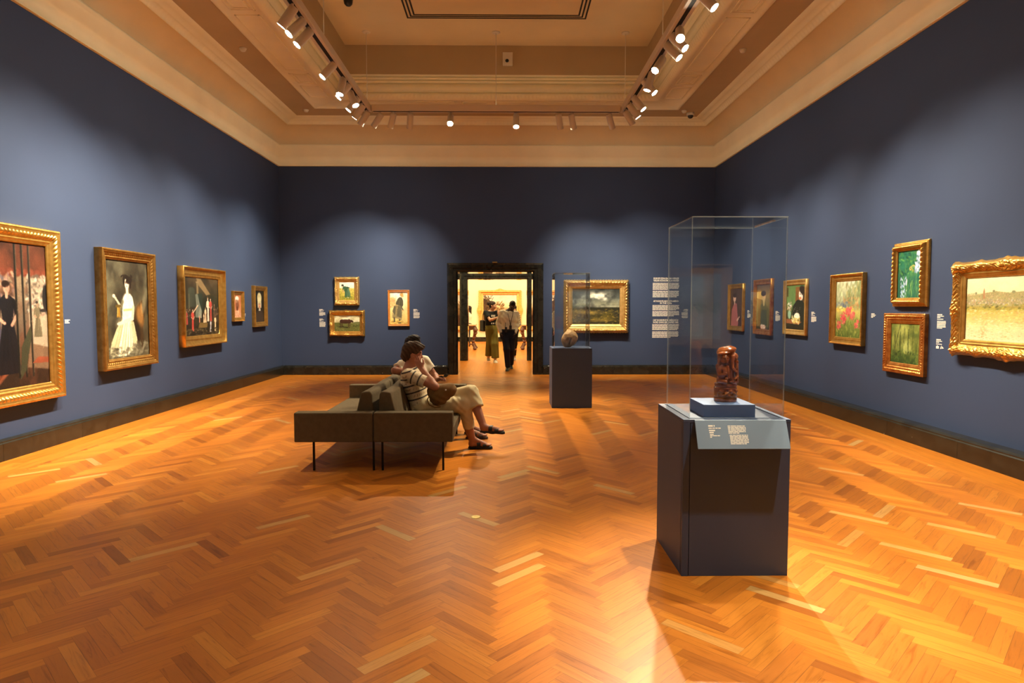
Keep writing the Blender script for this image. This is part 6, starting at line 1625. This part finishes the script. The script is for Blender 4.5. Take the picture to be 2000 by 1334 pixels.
def walker_black():
    sk = (.50, .27, .17)
    Y = 17.75; cx = -.37
    pel, chest, neck = (cx + .01, Y, .96), (cx, Y - .01, 1.275), (cx + .03, Y - .02, 1.445)
    fwd = unit((.45, -.9, 0)); lat = unit((-.9, -.45, 0))
    shR, elR, wrR = (cx - .145, Y - .07, 1.385), (cx - .02, Y - .20, 1.185), (cx + .19, Y - .26, 1.255)
    shL, elL, wrL = (cx + .155, Y + .05, 1.385), (cx + .24, Y - .03, 1.16), (cx + .22, Y - .20, 1.33)
    hR, kR, aR = (cx - .07, Y - .03, .93), (cx - .035, Y + .02, .51), (cx - .075, Y + .16, .13)
    hL, kL, aL = (cx + .09, Y + .02, .93), (cx + .105, Y - .10, .52), (cx + .115, Y - .10, .09)
    H = Head((cx + .055, Y - .06, 1.585), (.95, -.35, .02), (0, 0, 1), .95)
    S = SDF(); torso(S, pel, chest, neck, fwd, lat, w=(.15, .125, .155, .11)); S.cap(shR, shL, .046, .046, k=.03); S.cap(lerp(chest, neck, .8), H.P(0, -.02, -.06), .048, .046, k=.03); H.add(S)
    arm(S, shR, elR, wrR, (.044, .036, .033, .024)); arm(S, shL, elL, wrL, (.044, .036, .033, .024)); leg(S, hR, kR, aR); leg(S, hL, kL, aL)
    hand(S, wrR, (.9, -.1, .35), (0, 0, 1), -1, .4, .9); hand(S, wrL, (-.1, -.2, .95), (0, 1, 0), -1, .5, .9)
    body = sdf_object('person', S, .0085, M['skin_light'], None, lambda V: H.tint(V, sk, (.40, .13, .10), (.04, .02, .015)))
    tag(body, 'walking person in black t-shirt and wide olive trousers with dark hair tied up', 'person')
    T = SDF(); torso(T, (cx + .01, Y, 1.02), chest, neck, fwd, lat, w=(.155, .138, .160, .11), inf=.018, clip=[((0, 0, 1.04), (0, 0, -1)), (lerp(chest, neck, .78), (0, 0, 1))]); T.cap(shR, shL, .064, .064, k=.03, clip=[(lerp(chest, neck, .9), (0, 0, 1))])
    for sh, el in ((shR, elR), (shL, elL)):
        u = unit(np.array(el) - np.array(sh)); T.cap(sh, el, .062, .060, k=.03, clip=[(lerp(sh, el, .62), u)])
    c0 = V3(cx + .06, Y - .13, 1.30)
    def shirt(V):
        C = np.tile(np.array((.010, .011, .013), np.float32), (len(V), 1)); L = V - c0
        C[(np.abs(L[:, 0]) < .055) & (np.abs(L[:, 2]) < .026) & (L[:, 1] < .08) & (np.sin(L[:, 0] * 160) > -.5)] = (.7, .66, .56)
        C[(np.abs(L[:, 0]) < .05) & (np.abs(L[:, 2] + .21) < .02) & (L[:, 1] < .08) & (np.sin(L[:, 0] * 130) > -.3)] = (.6, .56, .5)
        return C
    sdf_object('t_shirt', T, .009, M['cloth'], body, shirt)
    R = SDF(); R.cap((cx + .01, Y, .94), (cx + .01, Y, 1.06), .168, .145, k=.04, flat=(fwd, 1.3), clip=[((0, 0, 1.08), (0, 0, 1))])
    for hp, kn, an in ((hR, kR, aR), (hL, kL, aL)):
        R.cap(hp, kn, .10, .100, k=.03); R.cap(kn, V3(an[0], an[1], an[2] - .02), .100, .112, k=.03, clip=[((0, 0, an[2] + .04), (0, 0, -1))])
    sdf_object('trousers', R, .009, M['cloth'], body, (.135, .115, .022), disp=lambda X, Y, Z: .006 * np.sin(70 * X + 8 * Z))
    G = SDF(); P = H.P; B = H.B
    G.ell(P(0, -.015, .036), H.R(.083, .102, .090), B, k=.02); G.ell(P(0, -.125, .055), H.R(.052, .055, .055), B, k=.02); G.ell(P(0, -.055, -.02), H.R(.07, .055, .06), B, k=.03); G.ell(P(0, .110, -.048), H.R(.10, .074, .098), B, k=.02, sub=True)
    sdf_object('hair', G, .008, M['hair'], body, (.020, .010, .007), disp=lambda X, Y, Z: .005 * np.sin(90 * X + 80 * Z) * np.sin(70 * Y))
    shoe('sneaker', aR, (cx - .085, Y + .24, .045), (cx - .055, Y + .01, .002), M['cloth'], body, (.45, .38, .28)); shoe('sneaker', aL, (cx + .10, Y - .03, .001), (cx + .165, Y - .28, .001), M['cloth'], body, (.74, .70, .62))
    Q = SDF(); Q.box((cx - .235, Y + .10, 1.02), (.045, .12, .16), basis(fwd, (0, .0, 1)), k=.02, rad=.035)
    bag = sdf_object('handbag', Q, .010, M['leather_black'], None, None, origin=(cx - .235, Y + .10, .86)); bag.location = (cx - .235, Y + .10, .86); tag(bag, 'black handbag hanging at the hip of the person in olive trousers', 'bag')
    b = MB(); b.path([(.0, -.05, .30), (.01, -.09, .48), (.06, -.06, .60), (.06, .02, .60), (.01, .04, .46), (.0, .05, .30)], .008, n=8); b.build('bag_strap', M['leather_black'], bag, smooth=True)

def walker_stripes():
    sk = (.48, .26, .17); Y = 18.22; cx = .235
    pel, chest, neck = (cx, Y, .90), (cx, Y, 1.20), (cx + .01, Y - .01, 1.36)
    shR, elR, wrR = (cx - .15, Y, 1.30), (cx - .17, Y, 1.05), (cx - .12, Y - .10, .86)
    shL, elL, wrL = (cx + .155, Y, 1.30), (cx + .185, Y + .02, 1.05), (cx + .10, Y - .12, .95)
    hR, kR, aR = (cx - .08, Y, .87), (cx - .05, Y - .02, .48), (cx - .04, Y + .02, .09)
    hL, kL, aL = (cx + .08, Y, .87), (cx + .07, Y + .06, .48), (cx + .05, Y + .22, .10)
    H = Head((cx + .035, Y - .03, 1.495), (-.3, -.95, -.1), (0, 0, 1), .93)
    S = SDF(); f = (0, -1, 0); torso(S, pel, chest, neck, f, (1, 0, 0), w=(.15, .125, .15, .11)); S.cap(shR, shL, .046, .046, k=.03); S.cap(lerp(chest, neck, .8), H.P(0, -.02, -.06), .048, .046, k=.03); H.add(S)
    arm(S, shR, elR, wrR); arm(S, shL, elL, wrL); leg(S, hR, kR, aR); leg(S, hL, kL, aL); hand(S, wrR, (.1, -.2, -.95), (1, 0, 0), 1, .35, .9); hand(S, wrL, (-.6, -.5, -.3), (0, 0, -1), -1, .4, .9)
    body = sdf_object('person', S, .0095, M['skin_light'], None, lambda V: H.tint(V, sk, (.4, .14, .1), (.05, .03, .02))); tag(body, 'person in black and white stripes almost hidden behind the person in the cream shirt', 'person')
    T = SDF(); torso(T, (cx, Y, .96), chest, neck, f, (1, 0, 0), w=(.155, .135, .155, .11), inf=.018, clip=[((0, 0, .94), (0, 0, -1)), (lerp(chest, neck, .8), (0, 0, 1))]); T.cap(shR, shL, .064, .064, k=.03); arm(T, shR, elR, lerp(elR, wrR, .9), inf=.016); arm(T, shL, elL, lerp(elL, wrL, .9), inf=.016)
    sdf_object('striped_top', T, .0095, M['cloth'], body, lambda V: np.where((((V[:, 2] + V[:, 0] * .6) % .05) < .024)[:, None], np.array((.012, .012, .014), np.float32), np.array((.75, .70, .60), np.float32)))
    R = SDF(); R.cap((cx, Y, .88), (cx, Y, .98), .168, .15, k=.04, flat=(f, 1.3))
    for hp, kn, an in ((hR, kR, aR), (hL, kL, aL)): R.cap(hp, kn, .092, .066, k=.03); R.cap(kn, an, .066, .050, k=.03, clip=[((0, 0, an[2] + .04), (0, 0, -1))])
    sdf_object('trousers', R, .0095, M['cloth'], body, (.016, .014, .014))
    G = SDF(); P = H.P; B = H.B; G.ell(P(0, -.015, .032), H.R(.084, .102, .092), B, k=.02); G.ell(P(0, -.05, -.07), H.R(.075, .05, .11), B, k=.03); G.ell(P(0, .110, -.050), H.R(.065, .074, .100), B, k=.02, sub=True); sdf_object('hair', G, .009, M['hair'], body, (.015, .008, .006))
    shoe('sneaker', aR, (cx - .05, Y + .09, .001), (cx - .03, Y - .17, .001), M['cloth'], body, (.6, .54, .46)); shoe('sneaker', aL, (cx + .04, Y + .29, .02), (cx + .07, Y + .05, .001), M['cloth'], body, (.6, .54, .46))

def visitor_white():
    sk = (.45, .24, .15); Y = 25.0; cx = -1.40
    pel, chest, neck = (cx, Y, .88), (cx, Y, 1.18), (cx, Y, 1.34)
    H = Head((cx + .015, Y, 1.475), (-.9, .3, 0), (0, 0, 1), .95); f = (-.9, .3, 0)
    J = [((cx - .04, Y - .15, 1.28), (cx - .05, Y - .19, 1.03), (cx - .12, Y - .12, .85)), ((cx + .04, Y + .15, 1.28), (cx + .03, Y + .20, 1.03), (cx - .08, Y + .14, .85))]
    S = SDF(); torso(S, pel, chest, neck, f, (0, 1, 0)); S.cap(J[0][0], J[1][0], .046, .046, k=.03); S.cap(lerp(chest, neck, .8), H.P(0, -.02, -.06), .048, .046, k=.03); H.add(S)
    for a in J: arm(S, *a); hand(S, a[2], (-.4, 0, -.9), (0, 0, -1), 1, .3, .9)
    L = [((cx, Y - .08, .86), (cx - .01, Y - .08, .47), (cx, Y - .08, .09)), ((cx, Y + .08, .86), (cx - .01, Y + .08, .47), (cx, Y + .08, .09))]
    for a in L: leg(S, *a)
    body = sdf_object('person', S, .0105, M['skin_light'], None, lambda V: H.tint(V, sk, (.4, .14, .1), (.03, .02, .015))); tag(body, 'distant person with long dark hair and white top behind the left console table', 'person')
    T = SDF(); torso(T, (cx, Y, .92), chest, neck, f, (0, 1, 0), inf=.02, clip=[((0, 0, .86), (0, 0, -1)), (lerp(chest, neck, .8), (0, 0, 1))]); T.cap(J[0][0], J[1][0], .066, .066, k=.03)
    for a in J: T.cap(a[0], a[1], .064, .06, k=.03)
    sdf_object('white_top', T, .010, M['cloth'], body, (.80, .76, .68))
    R = SDF(); R.cap((cx, Y, .85), (cx, Y, .92), .168, .15, k=.04, flat=(f, 1.3))
    for a in L: R.cap(a[0], a[1], .09, .07, k=.03); R.cap(a[1], a[2], .07, .055, k=.03)
    sdf_object('trousers', R, .010, M['cloth'], body, (.03, .03, .04))
    G = SDF(); P = H.P; B = H.B; G.ell(P(0, -.02, .03), H.R(.084, .104, .094), B, k=.02); G.cap(P(0, -.06, .0), P(0, -.075, -.20), .075, .055, k=.03, flat=(B[1], 1.4)); G.ell(P(0, .112, -.045), H.R(.07, .076, .100), B, k=.02, sub=True); sdf_object('hair', G, .009, M['hair'], body, (.014, .008, .006))
    for q in (-.08, .08): shoe('shoe', (cx, Y + q, .09), (cx + .06, Y + q, .001), (cx - .19, Y + q, .001), M['leather_black'], body)

seated_near(); seated_far(); guard(); walker_black(); walker_stripes(); visitor_white()

# ------------------------------------------------------------------ carved console tables in the far gallery
def console(x0, x1, y0, y1, label_):
    m = M['carved']; cx, cy = (x0 + x1) / 2, (y0 + y1) / 2
    root = empty('console_table', (cx, cy, 0), label_, 'console table', 'carved console tables')
    a, b = (x1 - x0) / 2, (y1 - y0) / 2
    MB().box(-a, a, -b, b, .86, .91).build('top', M['console_top'], root, bevel=.012, seg=3)
    ap = MB(); n = 24
    for s in (-1, 1):
        pts = [(-a * .92 + 2 * a * .92 * i / n, .86 - .10 - .05 * abs(math.sin(PI * 3 * i / n))) for i in range(n + 1)]
        ap.prism([(-a * .92, .86)] + pts + [(a * .92, .86)], 'y', s * b * .86 - .012, s * b * .86 + .012)
    for s in (-1, 1): ap.prism([(-b * .86, .86), (-b * .86, .75), (0, .70), (b * .86, .75), (b * .86, .86)], 'x', s * a * .92 - .012, s * a * .92 + .012)
    ap.build('apron', m, root, bevel=.003)
    for sx in (-1, 1):
        for sy in (-1, 1):
            P0 = np.array((sx * a * .86, sy * b * .80)); S = SDF()
            prof = [(.0, .82, .055), (.06, .70, .062), (.05, .58, .050), (-.02, .44, .040), (-.08, .30, .036), (-.06, .18, .040), (.02, .10, .046), (.05, .05, .050)]
            pts = [(P0[0] + sx * d * .6, P0[1] + sy * d * .6, z) for d, z, r in prof]
            S.chain(pts, [r for _, _, r in prof], k=.03)
            for (d, z, r) in prof[1:6:1]: S.ell((P0[0] + sx * (d * .6 + .02), P0[1] + sy * (d * .6 + .02), z), (.05, .05, .035), k=.015)
            S.ell((pts[-1][0], pts[-1][1], .045), (.075, .075, .045), k=.02, clip=[((0, 0, 0), (0, 0, -1))])
            sdf_object('leg', S, .013, m, root)
    st = MB(); st.box(-a * .75, a * .75, -.04, .04, .16, .21); st.tube((0, 0, .2), (0, 0, .34), .05, .02); st.build('stretcher', m, root, bevel=.01)
M['carved'] = plain('carved_red_brown_wood', (.075, .018, .005), .4, var=.35, scale=18, bmp=.6, bscale=40)
M['console_top'] = plain('veined_marble_top', (.55, .38, .24), .25, var=.25, scale=6)
console(-2.0, -1.02, 22.9, 23.7, 'carved red brown console table at the left in the far gallery')
console(.62, 1.60, 22.9, 23.7, 'carved red brown console table at the right in the far gallery')

# ------------------------------------------------------------------ spotlights and other lamps
def lighting():
    K = 1150.0
    LW, RW = XL, XR
    order = ['the far end of', 'second along from the far end of', 'third along from the far end of', 'fourth along from the far end of', 'fifth along from the far end of', 'sixth along from the far end of', 'seventh along from the far end of', 'eighth along from the far end of', 'ninth along from the far end of', 'tenth along from the far end of', 'eleventh along from the far end of', 'twelfth along from the far end of', 'thirteenth along from the far end of', 'fourteenth along from the far end of', 'fifteenth along from the far end of', 'sixteenth along from the far end of', 'seventeenth along from the far end of']
    left = [  # (y, aim, power, cone)
        (11.9, (LW, 12.7, 1.5), .50, 58), (11.5, (LW, 11.7, 1.5), .42, 56), (11.1, (LW, 10.4, 1.6), .55, 60), (10.8, (-.3, 9.3, 0), .75, 58), (10.45, (LW, 9.6, 1.6), .45, 64), (10.2, (-3.3, 8.8, 0), .75, 60), (9.56, (LW, 8.3, 1.6), .65, 62), (8.42, (LW, 7.2, 1.6), .55, 66), (8.12, (LW, 6.5, 1.6), .6, 66),
        (7.8, (LW, 7.9, 1.6), .4, 62), (6.6, (LW, 6.2, 1.6), .55, 62), (5.6, (-3.9, 6.8, 0), .75, 66), (4.4, (LW, 4.6, 1.6), .42, 66), (2.9, (-1.2, 3.6, 0), .16, 70), (1.3, (LW, 1.5, 1.4), .4, 60), (-.5, (LW, -1.0, 1.2), .3, 60)]
    right = [
        (11.8, (RW, 12.8, 1.5), .5, 56), (11.4, (RW, 11.4, 1.5), .42, 56), (11.0, (RW, 10.0, 1.5), .5, 56), (10.2, (RW, 8.8, 1.5), .55, 58), (9.9, (1.05, 10.05, 1.0), .9, 32), (9.28, (-.75, 6.9, .55), 1.0, 30), (8.80, (RW, 7.3, 1.5), .6, 56), (8.52, (RW, 6.5, 1.5), .40, 60), (8.30, (1.32, 3.95, .9), 1.9, 26),
        (7.36, (RW, 5.8, 1.5), .45, 60), (6.1, (3.7, 5.6, 0), .75, 62), (5.0, (1.33, 3.9, 1.0), .9, 32), (4.2, (3.2, 2.9, 0), .8, 64), (3.4, (RW, 3.2, 1.3), .45, 62), (2.7, (1.5, 3.3, 0), .6, 62), (.6, (RW, .6, 1.4), .4, 60), (-.8, (3.1, YF, 1.5), 2.6, 46)]
    end = [
        (-2.30, (LW, 13.3, 1.5), .42, 56), (-2.05, (-3.55, YW, 1.6), .75, 56), (-1.73, (-2.4, YW, 1.6), .55, 54), (-.99, (-.9, 7.7, .4), .6, 40), (.22, (.2, 9.8, 0), .7, 58), (1.01, (1.9, YW, 1.6), .52, 52), (1.25, (2.3, YW, 1.5), .52, 52), (1.95, (3.6, YW, 1.5), .48, 58)]
    for i, (y, aim, p, c) in enumerate(left): fixture(TX0, y, aim, K * p, c, 1.0, 'white cylinder spotlight, %s the left lighting track' % order[i])
    for i, (y, aim, p, c) in enumerate(right): fixture(TX1, y, aim, K * p, c, 1.0, 'white cylinder spotlight, %s the right lighting track' % order[i])
    ords = ['first', 'second', 'third', 'fourth', 'fifth', 'sixth', 'seventh', 'eighth']
    for i, (x, aim, p, c) in enumerate(end): fixture(x, TY, aim, K * p, c, 1.0, 'white cylinder spotlight, %s from the left on the far cross track' % ords[i])
    # lamps of the lobby and of the bright gallery beyond
    def lamp(x, y, z, p, r=.12, col=(1.0, .84, .56)):
        L = bpy.data.lights.new('ceiling_lamp', 'POINT'); L.energy = p; L.color = col; L.shadow_soft_size = r
        o = bpy.data.objects.new('ceiling_lamp', L); COL.objects.link(o); o.location = (x, y, z)
    lamp(-.2, 16.9, 3.9, 240)
    for x, y in ((-2.4, 21.5), (2.0, 21.5), (-2.4, 25.5), (2.0, 25.5)): lamp(x, y, 4.2, 210)
lighting()

def camera():
    c = bpy.data.cameras.new('camera'); c.sensor_fit = 'HORIZONTAL'; c.sensor_width = 36; c.lens = 1250 / 2000 * 36; c.clip_start = .05; c.clip_end = 200
    o = bpy.data.objects.new('camera', c); COL.objects.link(o)
    a, p = math.radians(.6865014), math.radians(3.1138212)
    o.location = (0, 0, 1.55); o.rotation_euler = (PI / 2 - p, 0, -a)
    SC.camera = o
    w = bpy.data.worlds.new('world'); SC.world = w; w.use_nodes = True
    w.node_tree.nodes['Background'].inputs[0].default_value = (.02, .016, .01, 1); w.node_tree.nodes['Background'].inputs[1].default_value = .1
    SC.view_settings.view_transform = 'Standard'; SC.view_settings.look = 'None'; SC.view_settings.gamma = 1; SC.view_settings.use_curve_mapping = False
    SC.view_settings.exposure = 0.22
    SC.cycles.use_denoising = True; SC.cycles.max_bounces = 10; SC.cycles.diffuse_bounces = 5; SC.cycles.transparent_max_bounces = 24
    SC.cycles.sample_clamp_indirect = 6.0
camera()
